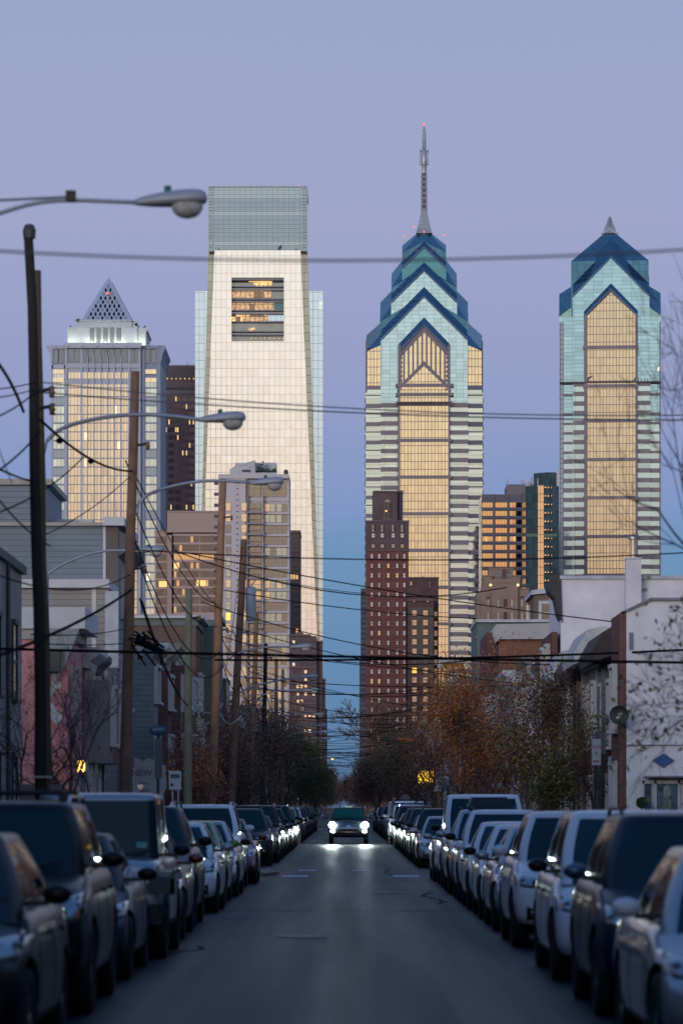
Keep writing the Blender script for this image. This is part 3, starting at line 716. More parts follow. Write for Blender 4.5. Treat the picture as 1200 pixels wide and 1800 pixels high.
# ---- red brick tower ----
def redtower():
    t = Tw(681, 900); t.root('brick_tower', 'tall dark red brick tower with rows of small pale windows', 'brick tower')
    red = brick_mat('tower_red_brick', (.215, .085, .082), (.185, .074, .072), (.18, .10, .10), 1, .6, .25, .2); brn = brick_mat('tower_brown_brick', (.15, .10, .115), (.13, .09, .10), (.13, .10, .11), 1, .6, .25, .2)
    m = MB(); t.box(m, 643.5, 718, 968, 1418, 0, 24); m.build('shaft', red, t.r)
    m = MB(); t.box(m, 643, 718.5, 916, 968.5, -.15, 24); t.box(m, 655, 698, 863, 917, 2, 20); t.box(m, 698, 708, 864, 917, 4, 18); m.build('upper_storeys', brn, t.r)
    m = MB(); t.box(m, 642.5, 719, 915, 918, -.5, 24); t.box(m, 655, 698.5, 861.5, 864, 1.6, 20); t.box(m, 697, 709, 860, 864, 3.5, 18); t.box(m, 701, 704, 858, 862, 8, 9); t.box(m, 643, 718.6, 966, 968.5, -.4, 0); m.build('coping', mat('brick_coping', (.13, .10, .12), .8), t.r)
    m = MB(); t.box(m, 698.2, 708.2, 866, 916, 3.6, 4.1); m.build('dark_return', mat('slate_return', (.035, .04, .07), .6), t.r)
    # arched belfry window
    ar = lambda cx, hw, y0, y1: [(cx-hw, y1), (cx-hw, y0+hw)]+[(cx-hw*math.cos(a*math.pi/8), y0+hw-hw*math.sin(a*math.pi/8)) for a in range(1, 8)]+[(cx+hw, y0+hw), (cx+hw, y1)]
    m = MB(); t.poly(m, ar(681, 6, 877, 912), 1.6, 2); m.build('arch_surround', mat('arch_stone', (.42, .33, .24), .7), t.r)
    for c in (678, 684): m = MB(); t.poly(m, ar(c, 2.4, 881, 911), 1.4, 1.7); m.build('arched_window', mat('arch_glass', (.05, .055, .06), .2, .3), t.r)
    m = MB(); t.box(m, 677, 680, 896, 899, 1.2, 1.5); m.build('lantern', lamp_warm, t.r)
    m = MB()
    for x in (655.5, 671.5, 690.5, 706.5): t.box(m, x-4, x+3, 921, 937, -.4, 0); 
    m.build('copper_panel', mat('verdigris', (.07, .12, .12), .6), t.r)
    w1 = mat('pale_blind', (.75, .68, .68), .4, nz=(.6, .15), spec=.8); w2 = mat('beige_blind', (.60, .46, .38), .35, nz=(.6, .2)); w3 = mat('amber_blind', (.6, .42, .2), .4, em=(1, .62, .25), es=.3, nz=(.6, .2)); it = []; r = random.Random(9)
    for x in (655.5, 671.5, 690.5, 706.5):
        it += [(x-3, x+3, 938, 945, -.2, 0), (x-3, x+3, 957, 963, -.2, 1), (x-2, x+1, 923, 935, -.45, 1)]
    y = 974.0
    while y < 1390:
        for x in (653, 666, 682, 697.5, 710): it.append((x-2, x+2.2, y, y+7.6, -.05, r.choice((0, 0, 0, 1, 1, 2 if r.random() < .4 else 0))))
        y += 16.9
    windows(t, it, [w1, w2, w3], fm=mat('dark_sash', (.06, .04, .045)), frame=.13, dep=.2)
    m = MB(); y = 985.5
    while y < 1390: t.box(m, 643.4, 718.1, y, y+.8, -.12, 0); y += 16.9
    m.build('string_course', mat('course_brick', (.10, .04, .045), .8), t.r)
    # thin building to its left
    t = Tw(638, 1100); t.root('apartment_building', 'thin grey stone building edge showing left of the red brick tower', 'building')
    m = MB(); t.box(m, 634, 645, 1034, 1418, 0, 20); t.box(m, 632, 645, 1160, 1418, 2, 20); m.build('wall', mat('grey_limestone', (.22, .23, .25), .8, nz=(.4, .4)), t.r)
    m = MB()
    for y in range(1040, 1400, 9): t.box(m, 635.5, 637, y, y+4, -.2, 0); t.box(m, 639.5, 641, y, y+4, -.2, 0)
    m.build('window', metal_dark, t.r)
    # brown neighbour
    t = Tw(745, 850); t.root('apartment_building', 'brown brick apartment block with amber windows right of the red tower', 'building')
    m = MB(); t.box(m, 716, 771.5, 1013, 1418, 6, 24); t.box(m, 716, 762, 1056, 1418, 0, 20); m.build('wall', brick_mat('plum_brown_brick', (.125, .075, .080), (.11, .066, .07), (.10, .07, .075), 1, .6, .25, .2), t.r)
    m = MB(); t.box(m, 720, 761, 1068, 1200, -.12, .1); m.build('wall_panel', brick_mat('olive_brick', (.145, .115, .10), (.13, .10, .09), (.12, .1, .09), 1, .6, .25, .15), t.r)
    m = MB(); t.box(m, 716, 772.5, 1011.5, 1014, 5.6, 24); t.box(m, 716, 763, 1053, 1056.5, -.5, 6); t.box(m, 743, 746, 1010, 1014, 7, 8); m.build('coping', mat('brick_coping', (.13, .10, .12), .8), t.r)
    a1 = mat('amber_window', (.5, .32, .22), .3, em=(1, .55, .3), es=.22, nz=(.7, .25)); a2 = mat('amber_window_bright', (.6, .4, .1), em=(1, .6, .08), es=1.0, nz=(1, .3)); it = []; i = 0
    y = 1073.0
    while y < 1290:
        it += [(724, 732, y, y+9.5, -.15, 1 if i == 6 else (2 if i == 5 else 0)), (743, 751.5, y, y+9.5, -.15, 2 if i == 5 else 0), (764, 769, y, y+9.5, 5.9, 0)]; y += 16.8; i += 1
    it += [(725.5, 729.5, 1053, 1058, -.1, 0), (749, 753.5, 1053, 1058, -.1, 0), (721, 725, 1020, 1026, 5.9, 0), (753, 758, 1020, 1031, 5.9, 2)]
    windows(t, it, [a1, a2, mat('dull_window', (.14, .09, .09), .3)], fm=mat('dark_sash', (.06, .04, .045)), frame=.12, dep=.2)
redtower()

# ---- bronze-windowed office and black glass tower ----
def right_offices():
    t = Tw(885, 1350); t.root('office_building', 'dark framed office block with copper windows between the two gabled skyscrapers', 'office building')
    fr = mat('slate_frame', (.105, .105, .145), .5, nz=(.1, .1))
    m = MB(); t.box(m, 846, 920, 869, 1418, 0, 30); m.build('wall', fr, t.r)
    m = MB(); t.box(m, 891.5, 925, 849.5, 870, 8, 26); m.build('penthouse', mat('penthouse_precast', (.20, .18, .19), .8), t.r)
    m = MB()
    for x, h in ((893, 838), (914, 846), (919, 839), (923, 841), (931, 842), (934, 843)): m.tube([(t.x(x), 10, t.z(852)), (t.x(x), 10, t.z(h))], .25, 5)
    m.tube([(t.x(891), 10, t.z(848)), (t.x(936), 10, t.z(848))], .15, 4); m.build('antenna', metal_grey, t.r)
    m = MB(); t.box(m, 925.5, 928.5, 840, 853, 4, 5.2); m.build('exhaust_stack', mat('bright_stack', (.6, .5, .48), .4), t.r)
    cop = mat('copper_glass', (.80, .47, .24), .1, .9, nz=(.5, .25)); dk = mat('dark_glass', (.05, .07, .13), .08, .9, nz=(.3, .3)); cl = mat('copper_lit', (.8, .47, .2), .2, em=(1, .6, .2), es=.5, nz=(.6, .3)); it = []
    y = 883.5; i = 0
    while y < 1090:
        for (a, b) in ((847, 865.5), (870, 890.5), (895, 906)):
            n = max(2, round((b-a)/5)); w = (b-a)/n
            for j in range(n): it.append((a+j*w+.2, a+(j+1)*w-.2, y, y+8.4, -.1, 2 if i == 4 and j == 1 else 0))
        it.append((906.4, 916, y, y+8.4, -.1, 1)); it.append((847, 890.5, y+10, y+13.4, -.05, 1)); y += 14.9; i += 1
    windows(t, it, [cop, dk, cl], dep=.1)
    m = MB(); y = 881.4
    while y < 1090: t.box(m, 846, 918, y+12.6-.2, y+14.6, -.5, 0); y += 14.9
    for a in (865.5, 890.5, 916): t.box(m, a, a+4.2, 869, 1100, -.45, 0)
    m.build('frame_grid', fr, t.r)
    t = Tw(951, 1300); t.root('office_tower', 'black glass tower with a strip of copper reflection beside the right skyscraper', 'office tower')
    bl = grid_mat('black_glass', (.03, .062, .10), (.03, .05, .09), 1.3, 3.1, .12, .12, var=.3, lit=.002, litcol=(1, .7, .25), les=.9); br2 = grid_mat('copper_strip_glass', (.78, .52, .34), (.10, .07, .07), 1.5, 3.1, .12, .2, var=.12, waves=.03)
    m = MB(); t.box(m, 923.5, 982, 854, 1418, 1, 30); t.poly(m, [(939, 860), (939, 829.5), (962, 827.5), (979, 827.5), (979, 860)], 6, 28); m.build('shaft', bl, t.r)
    m = MB(); t.box(m, 945, 955, 852.5, 1418, .5, 2); m.build('copper_bay', br2, t.r)
    m = MB(); t.box(m, 944, 945.2, 840, 855, .3, 1.2); t.box(m, 979, 981.5, 822, 860, 3, 5); m.build('exhaust_stack', mat('bright_stack', (.6, .5, .48)), t.r)
    m = MB(); y = 857
    while y < 1060:
        for x, w in ((958, 2.6), (963.3, 1.7), (969, 1.0)): m.ell((t.x(x), .7, t.z(y)), (w*t.k, .5, 4.2*t.k), 8, 8)
        y += 14.9
    m.build('rounded_window', mat('copper_glass', (0, 0, 0)), t.r, smooth=True)
    m = MB(); t.box(m, 925, 979, 938, 943, .7, 1.1); m.build('lit_storey', mat('dim_green_floor', (.10, .16, .14), .2, .5), t.r)
    # tan stepped block
    t = Tw(885, 800); t.root('apartment_building', 'tan brick stepped block with two dark doors low between the skyscrapers', 'building')
    tn = brick_mat('tan_brick', (.32, .235, .195), (.29, .21, .18), (.27, .2, .17), 1, .7, .3, .15)
    m = MB(); t.poly(m, [(835, 1418), (838, 1045), (846, 1036), (846, 1418)], 2.5, 14); t.box(m, 846, 930, 1034, 1418, 2, 16); t.box(m, 865, 910, 1023.5, 1418, 1, 16); t.box(m, 850, 916, 1010, 1040, 5, 15); t.box(m, 861, 904, 996, 1015, 7, 14); m.build('wall', tn, t.r)
    m = MB()
    for (a, b, c, y0) in ((846, 930.5, 1033, 1.8), (865, 910.5, 1022.5, .8), (850, 917, 1009, 4.7), (861, 905, 995, 6.7)): t.box(m, a-.5, b, c, c+1.4, y0, y0+3)
    m.build('coping', mat('tan_trim', (.30, .22, .18), .8), t.r)
    g = mat('pale_curtain', (.42, .42, .32), .3, nz=(1, .2)); d = mat('maroon_shutter', (.07, .025, .035), .6); it = []
    for y in (1053, 1076, 1099, 1122):
        for x, k, w in ((858, 0, 3.6), (875.5, 0, 3.6), (888, 1, 6), (899.5, 0, 4.5), (917.5, 0, 4)): it.append((x-w/2, x+w/2, y, y+13, .9 if 865 < x < 910 else 1.9, k))
    it += [(871, 881, 1006, 1012, 4.9, 2), (890, 900, 1006, 1012, 4.9, 2), (866, 869, 1010, 1015, 4.9, 1), (856, 860, 1048, 1051, 1.9, 1), (915, 920, 1047, 1050, 1.9, 1)]
    windows(t, it, [g, d, mat('steel_blue_glass', (.13, .2, .27), .2, .5)], fm=mat('tan_frame', (.19, .14, .12)), frame=.1, dep=.1)
    m = MB(); t.box(m, 884, 890, 998, 1014, 4.6, 5); m.build('brick_pier', mat('plum_pier', (.12, .06, .07), .8), t.r)
    for a in (862, 910): m = MB().ell((t.x(a), .8, t.z(1028)), (.35, .35, .35)); m.build('roof_lamp', lamp_warm, t.r)
right_offices()
# ================= ground, road, sidewalks =================
KX = 4.15; FX = 8.0           # kerb line and facade line either side of the street axis
CS0, CS1 = 85.5, 98.0         # cross street
def ground_mats():
    t = NT('asphalt'); n1 = t.noise(1.1, 6, rough=.6); n2 = t.noise(55, 3); s = t.n('ShaderNodeSeparateXYZ'); t.l(t.oc, s.inputs[0])
    mp = t.n('ShaderNodeMapping'); mp.inputs['Scale'].default_value = (1.3, .03, 1); t.l(t.oc, mp.inputs[0]); n3 = t.noise(1.0, 5, mp.outputs[0])
    mp2 = t.n('ShaderNodeMapping'); mp2.inputs['Scale'].default_value = (.22, .5, 1); t.l(t.oc, mp2.inputs[0]); n4 = t.noise(1.0, 4, mp2.outputs[0])
    c = t.mix(t.rng(n1, .3, .7, 0, 1), (.008, .014, .022), (.016, .025, .036)); c = t.mix(t.rng(n3, .40, .62, 0, .75), c, (.011, .013, .017)); c = t.mix(t.rng(n4, .5, .72, 0, .2), c, (.026, .033, .042))
    vor = t.n('ShaderNodeTexVoronoi', feature='DISTANCE_TO_EDGE'); vor.inputs['Scale'].default_value = .35; mp3 = t.n('ShaderNodeMapping'); mp3.inputs['Scale'].default_value = (1, .5, 1); t.l(t.oc, mp3.inputs[0])
    wv = t.n('ShaderNodeVectorMath', operation='ADD'); nn = t.n('ShaderNodeTexNoise'); nn.inputs['Scale'].default_value = 1.5; t.l(t.oc, nn.inputs['Vector']); t.l(mp3.outputs[0], wv.inputs[0]); t.l(nn.outputs['Color'], wv.inputs[1]); t.l(wv.outputs[0], vor.inputs['Vector'])
    crack = t.mt('LESS_THAN', vor.outputs['Distance'], .012); c = t.mix(crack, c, (.009, .009, .01))
    t.set(col=c, rough=t.rng(n3, .3, .7, .44, .58), spec=.14); t.bump(t.mt('ADD', n2, t.mt('MULTIPLY', n1, .8)), .18, .012)
    return t.m
asphalt = ground_mats()
patchm = mat('asphalt_patch', (.009, .014, .021), .6, nz=(4, .3), bump=(60, .3))
conc = mat('sidewalk_concrete', (.17, .17, .17), .85, nz=(1.2, .25), bump=(30, .2))
kerbm = mat('kerb_granite', (.14, .14, .15), .8, nz=(3, .25))
worn = mat('worn_white_paint', (.34, .36, .38), .6, nz=(5, .5))
def st(name, mb, m, **k): return mb.build(name, m, None, kind='structure', **k)
m = MB().box(-2500, 2500, -60, 4200, -.5, -.02); st('ground', m, mat('earth', (.05, .05, .045), .95))
m = MB(); m.add([(-KX, -40, .0), (KX, -40, .0), (KX, 1180, .0), (-KX, 1180, .0)], [(0, 1, 2, 3)]); st('road', m, asphalt, fix=False)
m = MB()
for s in (-1, 1): m.add([(s*KX, CS0, -.001), (s*90, CS0, -.001), (s*90, CS1, -.001), (s*KX, CS1, -.001)], [(0, 1, 2, 3) if s > 0 else (3, 2, 1, 0)])
st('cross_street', m, asphalt, fix=False)
for s in (-1, 1):
    for a, b in ((-40, CS0), (CS1, 1180)):
        x0, x1 = sorted((s*(KX+.16), s*(FX+14)))
        m = MB().box(x0, x1, a, b, -.1, .13); st('sidewalk', m, conc)
        x0, x1 = sorted((s*KX, s*(KX+.16))); m = MB().box(x0, x1, a, b, -.1, .125); st('kerb', m, kerbm)
m = MB()
r = random.Random(8)
for i in range(5):
    x = r.uniform(-3.6, 3); y = r.uniform(24, 150); w = r.uniform(.5, 1.6); l = r.uniform(2, 9)
    m.add([(x, y, .004), (x+w, y+.2, .004), (x+w-.1, y+l, .004), (x+.1, y+l-.4, .004)], [(0, 1, 2, 3)])
st('asphalt_repair', m, patchm, fix=False)
for x, y in ((-.6, 47), (.9, 71)):
    MB().lathe((x, y, .0), [(.36, .003), (.34, .014), (.001, .014)], 24).build('manhole_cover', mat('cast_iron_cover', (.022, .022, .024), .45, .5, nz=(30, .4)), None, label=('nearer' if y < 60 else 'farther')+' round iron manhole cover set in the asphalt', cat='manhole cover')
m = MB(); r = random.Random(18)
for k in range(5):          # tarred cracks wandering along the lane
    x = r.uniform(-3.2, 3.2); y = r.uniform(24, 120); pts = [(x, y)]
    for i in range(r.randint(8, 20)): x += r.uniform(-.22, .22); y += r.uniform(.3, 1.1); pts.append((x, y))
    for (a, b), (c, d) in zip(pts, pts[1:]): m.add([(a-.035, b, .005), (a+.035, b, .005), (c+.035, d, .005), (c-.035, d, .005)], [(0, 1, 2, 3)])
for y in (58.5,): m.add([(-3.9, y, .0055), (3.9, y+.3, .0055), (3.9, y+.42, .0055), (-3.9, y+.12, .0055)], [(0, 1, 2, 3)])
st('tar_seam', m, mat('tar_seam', (.009, .012, .017), .75, nz=None, spec=.05), fix=False)
m = MB()
for i, x in enumerate((-1.63, 1.24)): m.add([(x, 87.0, .008), (x+.68, 87.0, .008), (x+.68, 89.4, .008), (x, 89.4, .008)], [(0, 1, 2, 3)])
for x, a in ((-1.3, .5), (.2, .5)): m.add([(x, 95.2, .008), (x+.5, 95.2, .008), (x+.5, 97.0, .008), (x, 97.0, .008)], [(0, 1, 2, 3)])
st('crosswalk', m, worn, fix=False)
m = MB()
for y, w in ((91.8, .35), (97.8, .3), (118, .3)): m.add([(-3.4, y, .009), (3.3, y+.4, .009), (3.3, y+.4+w, .009), (-3.4, y+w, .009)], [(0, 1, 2, 3)])
st('stop_line', m, mat('faded_paint', (.085, .09, .095), .6, nz=(2, .5)), fix=False)
m = MB(); r = random.Random(1)
vs = []
base = Vector((-1.98, 89.2, 0))
m.ell((base.x, base.y, .07), (.26, .25, .11), 10, 6)
for i, v in enumerate(m.v): m.v[i] = (v[0]+r.uniform(-.04, .04), v[1]+r.uniform(-.04, .04), max(.01, v[2]+r.uniform(-.03, .03)))
m.build('paper_bag', mat('tan_paper', (.30, .24, .20), .8), None, label='crumpled tan paper bag lying on the road by the crosswalk', cat='litter')

# ================= row houses =================
glassd = mat('house_window_glass', (.03, .035, .045), .08, 0, coat=.6, nz=None, spec=.9)
glassl = mat('house_window_curtain', (.24, .24, .24), .3, 0, coat=.4, nz=(2, .3))
white_trim = mat('white_trim', (.50, .52, .56), .55, nz=(1, .15))
dark_trim = mat('dark_trim', (.045, .045, .05), .6)
tar = mat('tar_roof', (.07, .07, .075), .9)
def hwall(s, x0, y0, y1, z1, m, parent, depth=13, name='wall'):
    a, b = sorted((s*x0, s*(x0+depth))); return MB().box(a, b, y0, y1, 0, z1).build(name, m, parent)
def win(parent, s, x, y0, y1, z0, z1, trim=white_trim, gl=None, proud=.15):
    """street-facing window at facade x"""
    fx = lambda d: s*(x-d)
    m = MB().mat(0); t = .09
    def bx(d0, d1, a, b, c, d): p, q = sorted((fx(d0), fx(d1))); m.box(p, q, a, b, c, d)
    bx(0, proud, y0-t, y0, z0-t, z1+t); bx(0, proud, y1, y1+t, z0-t, z1+t); bx(0, proud+.04, y0, y1, z1, z1+t*1.3); bx(0, proud+.10, y0, y1, z0-t, z0); bx(.01, proud*.6, y0, y1, (z0+z1)/2-.03, (z0+z1)/2+.03)
    w = m.build('window', trim, parent)
    m2 = MB(); p, q = sorted((fx(-.02), fx(.03))); m2.box(p, q, y0, y1, z0, z1); m2.build('pane', gl or glassd, w)
    return w
def fwin(parent, x0, x1, y, z0, z1, trim=white_trim, gl=None, t=.1):
    """window in a wall that faces the camera"""
    m = MB(); m.box(x0-t, x0, y-.08, y, z0-t, z1+t).box(x1, x1+t, y-.08, y, z0-t, z1+t).box(x0, x1, y-.1, y, z1, z1+t).box(x0, x1, y-.14, y, z0-t, z0).box(x0, x1, y-.05, y, (z0+z1)/2-.03, (z0+z1)/2+.03)
    w = m.build('window', trim, parent); MB().box(x0, x1, y-.03, y+.02, z0, z1).build('pane', gl or glassd, w); return w
def cornice(s, x, y0, y1, z, h, out, m, parent):
    prof = [(0, 0), (.25*out, 0), (.35*out, h*.3), (.8*out, h*.55), (out, h*.7), (out, h), (0, h)]
    pts = [(s*(x-d), z+q) for d, q in prof]
    return MB().prism(pts, y0, y1).build('cornice', m, parent)
def door(parent, s, x, y0, z0, col, w=.95, h=2.15):
    m = MB(); a, b = sorted((s*(x-.08), s*(x+.02))); m.box(a, b, y0, y0+w, z0, z0+h); d = m.build('door', col, parent)
    m = MB(); a, b = sorted((s*(x-.12), s*x)); m.box(a, b, y0-.1, y0, z0, z0+h+.1).box(a, b, y0+w, y0+w+.1, z0, z0+h+.1).box(a, b, y0, y0+w, z0+h, z0+h+.5); m.build('door_frame', white_trim, d)
    m = MB()
    for i in range(3): a, b = sorted((s*(x-.3*(i+1)), s*x)); m.box(a, b, y0-.15, y0+w+.15, .13, z0-.17*i)
    m.build('step', conc, parent)
    return d
BR = lambda n, c, k=.8: brick_mat(n, c, mul(c, k), mul((.3, .27, .26), .6))
reds = BR('house_red_brick', (.17, .055, .045)); red2 = BR('house_dark_red_brick', (.11, .035, .035)); brn = BR('house_brown_brick', (.16, .105, .085))
stuc = mat('grey_stucco', (.20, .19, .19), .85, nz=(.6, .2)); whit = mat('white_stucco', (.68, .68, .74), .8, nz=(.7, .22), bump=(6, .3)); crm = mat('cream_stucco', (.36, .32, .28), .8, nz=(.6, .2))
blus = siding_mat('blue_grey_siding', (.15, .20, .245)); gry = siding_mat('grey_siding', (.25, .25, .26)); wsid = siding_mat('white_siding', (.55, .57, .62), .15, .75); pink = mat('salmon_stucco', (.62, .28, .28), .85, nz=(.5, .12)); grn = mat('sage_panel', (.11, .15, .15), .7)
ORD = ['nearest', 'second', 'third', 'fourth', 'fifth', 'sixth', 'seventh', 'eighth', 'ninth', 'tenth', 'eleventh', 'twelfth', 'thirteenth', 'fourteenth', 'fifteenth', 'sixteenth', 'seventeenth', 'eighteenth', 'nineteenth', 'twentieth', 'twenty-first', 'twenty-second', 'twenty-third', 'twenty-fourth', 'twenty-fifth', 'twenty-sixth', 'twenty-seventh', 'twenty-eighth', 'twenty-ninth', 'thirtieth', 'thirty-first', 'thirty-second', 'thirty-third', 'thirty-fourth', 'thirty-fifth', 'thirty-sixth', 'thirty-seventh', 'thirty-eighth', 'thirty-ninth', 'fortieth']
def strips(R, s, x, y0, y1, h, r):
    for i in range(r.choice((1, 2, 2, 3))):
        y = y0+(y1-y0)*r.uniform(.05, .95); a, b = sorted((s*(x-r.uniform(.10, .24)), s*x)); MB().box(a, b, y, y+r.uniform(.12, .4), .3, h-.6).build('pilaster', r.choice((white_trim, dark_trim, stuc, red2, blus)), R)
def rowhouse(s, y0, w, h, wall, label, floors=3, bay=None, trim=white_trim, corn=white_trim, dcol=None, x=FX, group=None, depth=13, rnd=None, co=.45, spout=True):
    R = root('row_house', label, 'house', (0, 0, 0), group); r = rnd or random.Random(int(y0*7+s)); y1 = y0+w
    hwall(s, x, y0, y1-.01, h, wall, R, depth)
    cornice(s, x, y0+.02, y1-.02, h-.55, .62, co, corn, R)
    a, b = sorted((s*(x+.1), s*(x+depth))); MB().box(a, b, y0+.05, y1-.05, h+.003, h+.10).build('roof', tar, R)
    fh = (h-.9)/floors
    if bay:
        bx = [(s*x, y0+.5), (s*(x-.75), y0+1.1), (s*(x-.75), y1-1.1), (s*x, y1-.5)]
        MB().prismz(bx, fh+.3, h-.9).build('bay', bay, R)
        for f in range(1, floors): win(R, s, x-.75, y0+1.5, y1-1.5, fh*f+.9, fh*(f+1)-.25, trim, r.choice((glassd, glassd, glassl)))
    else:
        for f in range(1, floors):
            for c in (.9, w-2.0): win(R, s, x, y0+c, y0+c+1.05, fh*f+.75, fh*(f+1)-.2, trim, r.choice((glassd, glassd, glassl)))
    door(R, s, x, y0+.5, .65, dcol or dark_trim); win(R, s, x, y0+2.4, y0+3.7, 1.1, 2.7, trim, glassd)
    strips(R, s, x, y0+.2, y1-.5, h, r)
    if spout:
        MB().tube([(s*(x-.08), y1-.12, h-.5), (s*(x-.08), y1-.12, .3)], .05, 6).build('downspout', r.choice((white_trim, stuc)), R)
    return R
# distinctive houses first -- left side
def left_specials():
    # beige block before the cross street
    R = root('corner_building', 'plain beige stucco building at the left edge before the cross street', 'building')
    bg = mat('beige_stucco', (.31, .27, .255), .9, nz=(.5, .25)); hwall(-1, FX, 58, 84.6, 7.55, bg, R, 12)
    MB().box(-FX-.1, -FX+.12, 58, 84.7, 7.55, 7.75).build('coping', dark_trim, R)
    for y in (62, 66, 70, 74, 78, 82): win(R, -1, FX, y, y+1.0, 4.4, 6.2, dark_trim, glassd, .06); win(R, -1, FX, y, y+1.0, 1.3, 3.0, dark_trim, glassd, .06)
    for y in (64.5, 76.2, 80.2): MB().tube([(-FX+.1, y, 7.5), (-FX+.1, y, .2)], .06, 6).build('conduit', dark_trim, R)
    # pink corner house with white cornice and a pale arrow mark
    R = root('corner_house', 'salmon pink corner house with peeling white cornice behind the dark pole', 'house')
    y0 = 98.9; h = 6.95; hwall(-1, FX, y0, 104, h, pink, R, 10)
    MB().box(-18, -FX+.5, y0-.25, 104, h, h+.62).build('cornice', white_trim, R); MB().box(-18, -FX+.15, y0-.1, 104, h-.3, h).build('frieze', mat('peeling_frieze', (.33, .33, .34), .8, nz=(3, .4)), R)
    MB().prism([(-8.9, h+.4), (-FX+.5, h+.4), (-FX-.1, h-1.1), (-8.4, h-1.6)], y0-.24, y0+.5).build('corner_bracket', mat('bracket_grey', (.26, .29, .30), .7, nz=(3, .4)), R)
    m = MB(); m.prism([(-8.95, 5.0), (-8.35, 5.55), (-8.2, 5.3), (-8.6, 4.92), (-8.1, 4.35), (-8.35, 4.2), (-9.0, 4.8)], y0-.02, y0); m.build('painted_arrow', mat('chalk_white', (.6, .62, .62), .8), R)
    MB().box(-8.75, -8.2, y0-.5, y0-.02, 5.7, 6.3).build('vent_box', metal_dark, R)
    win(R, -1, FX, 100, 101, 4.0, 5.8); door(R, -1, FX, 102, .65, dark_trim)
    # light grey siding house, blue grey one behind it
    R = root('row_house', 'light grey siding house with broad white eave band and white corner trim', 'house'); y0 = 115.5; zt = Z(1034, 115.5); hwall(-1, FX, y0, 120, zt, gry, R, 12)
    MB().box(-20, -FX+.05, y0-.3, 120, zt, Z(1019, 115.5)).build('eave_band', white_trim, R); MB().box(-FX-.55, -FX-.4, y0-.03, y0, 0, zt).build('corner_trim', white_trim, R)
    MB().box(-FX-.1, -FX+.35, y0-.1, y0+.3, 6.5, zt-.1).build('downspout', mat('pale_blue_trim', (.40, .44, .52), .5), R)
    for f in (4, 7): win(R, -1, FX, 117, 118, f, f+1.6)
    R = root('row_house', 'tall blue grey siding house with stepped roof left of the street', 'house'); y0 = 120.4; zt = Z(925, 120.4); hwall(-1, FX+.0, y0, 128, zt, blus, R, 13)
    MB().box(-21, -FX-.2, y0-.25, 128, zt, zt+.12).build('roof_edge', mat('beige_flashing', (.35, .33, .29), .7), R)
    MB().box(-FX-.5, -FX+.25, y0-.35, 128.2, zt, zt+.3).build('cornice', white_trim, R); MB().box(-FX-.52, -FX-.42, y0-.04, y0, 6, zt).build('corner_trim', white_trim, R)
    MB().box(-FX-.40, -FX+.02, y0-.05, y0, 9.0, zt).build('side_panel', mat('brown_panel', (.13, .105, .10), .8), R)
    MB().prism([(-FX-.05, zt-.1), (-FX+.5, zt-.4), (-FX+.5, zt-.75), (-FX-.05, zt-1.1)], y0, 128).build('eave_bracket', mat('dusk_bracket', (.10, .10, .12), .7), R)
    MB().box(-14, -10.6, y0+1, 128, zt+.1, zt+1.55).build('upper_storey', blus, R); MB().box(-14.2, -10.4, y0+.8, 128, zt+1.55, zt+1.75).build('upper_coping', mat('beige_flashing', (0, 0, 0)), R)
    MB().box(-10.4, -9.1, y0+3, 128, zt+.1, zt+.5).build('skylight', white_trim, R)
    for y in (122, 125): win(R, -1, FX, y, y+1, 8.6, 10.3); win(R, -1, FX, y, y+1, 5.4, 7.1)
    # brown brick mid block with green grey parapet
    R = root('brick_building', 'brown brick building with slate green parapet beyond the second pole', 'building'); y0 = 183.5; zt = Z(1100, 183.5); hwall(-1, FX, y0, 192, zt, brn, R, 11)
    MB().box(-19, -FX+.1, y0-.1, 192, zt, Z(1087, 183.5)).build('parapet', grn, R); MB().box(-19.2, -FX+.4, y0-.4, 192, Z(1087, 183.5), Z(1082.5, 183.5)).build('coping', white_trim, R)
    MB().box(-FX-1.35, -FX-.0, y0-.5, y0-.02, 0, Z(1172, 183.5)).build('stair_block', red2, R)
    MB().box(-12.6, -10.2, y0-.12, y0, Z(1160, 183.5), Z(1132, 183.5)).build('shingle_panel', mat('dark_shingle', (.08, .08, .085), .9), R)
    fwin(R, -10.2+.4, -9.2, y0-.02, Z(1190, 183.5), Z(1165, 183.5)); win(R, -1, FX, 186, 187, 7, 9); win(R, -1, FX, 189, 190, 7, 9)
    MB().box(-FX+.0, -FX+.9, 192.3, 199, 0, Z(1092, 193)).build('wing', grn, R)
    # pinkish parapet building farther
    R = root('row_house', 'pale slate house with tall narrow windows beyond the brown brick building', 'house'); y0 = 199.4; hwall(-1, 7.4, y0, 207, Z(1090, 199.4), mat('pale_slate_panel', (.24, .27, .31), .7, nz=(.5, .2)), R, 12)
    MB().box(-20, -7.2, y0-.2, 207, Z(1090, 199.4), Z(1080, 199.4)).build('parapet', mat('pink_grey_coping', (.36, .31, .34), .7), R)
    for z in (4.5, 7.5, 10): fwin(R, -8.0+.08, -7.55, y0, z, z+1.5, white_trim)
left_specials()
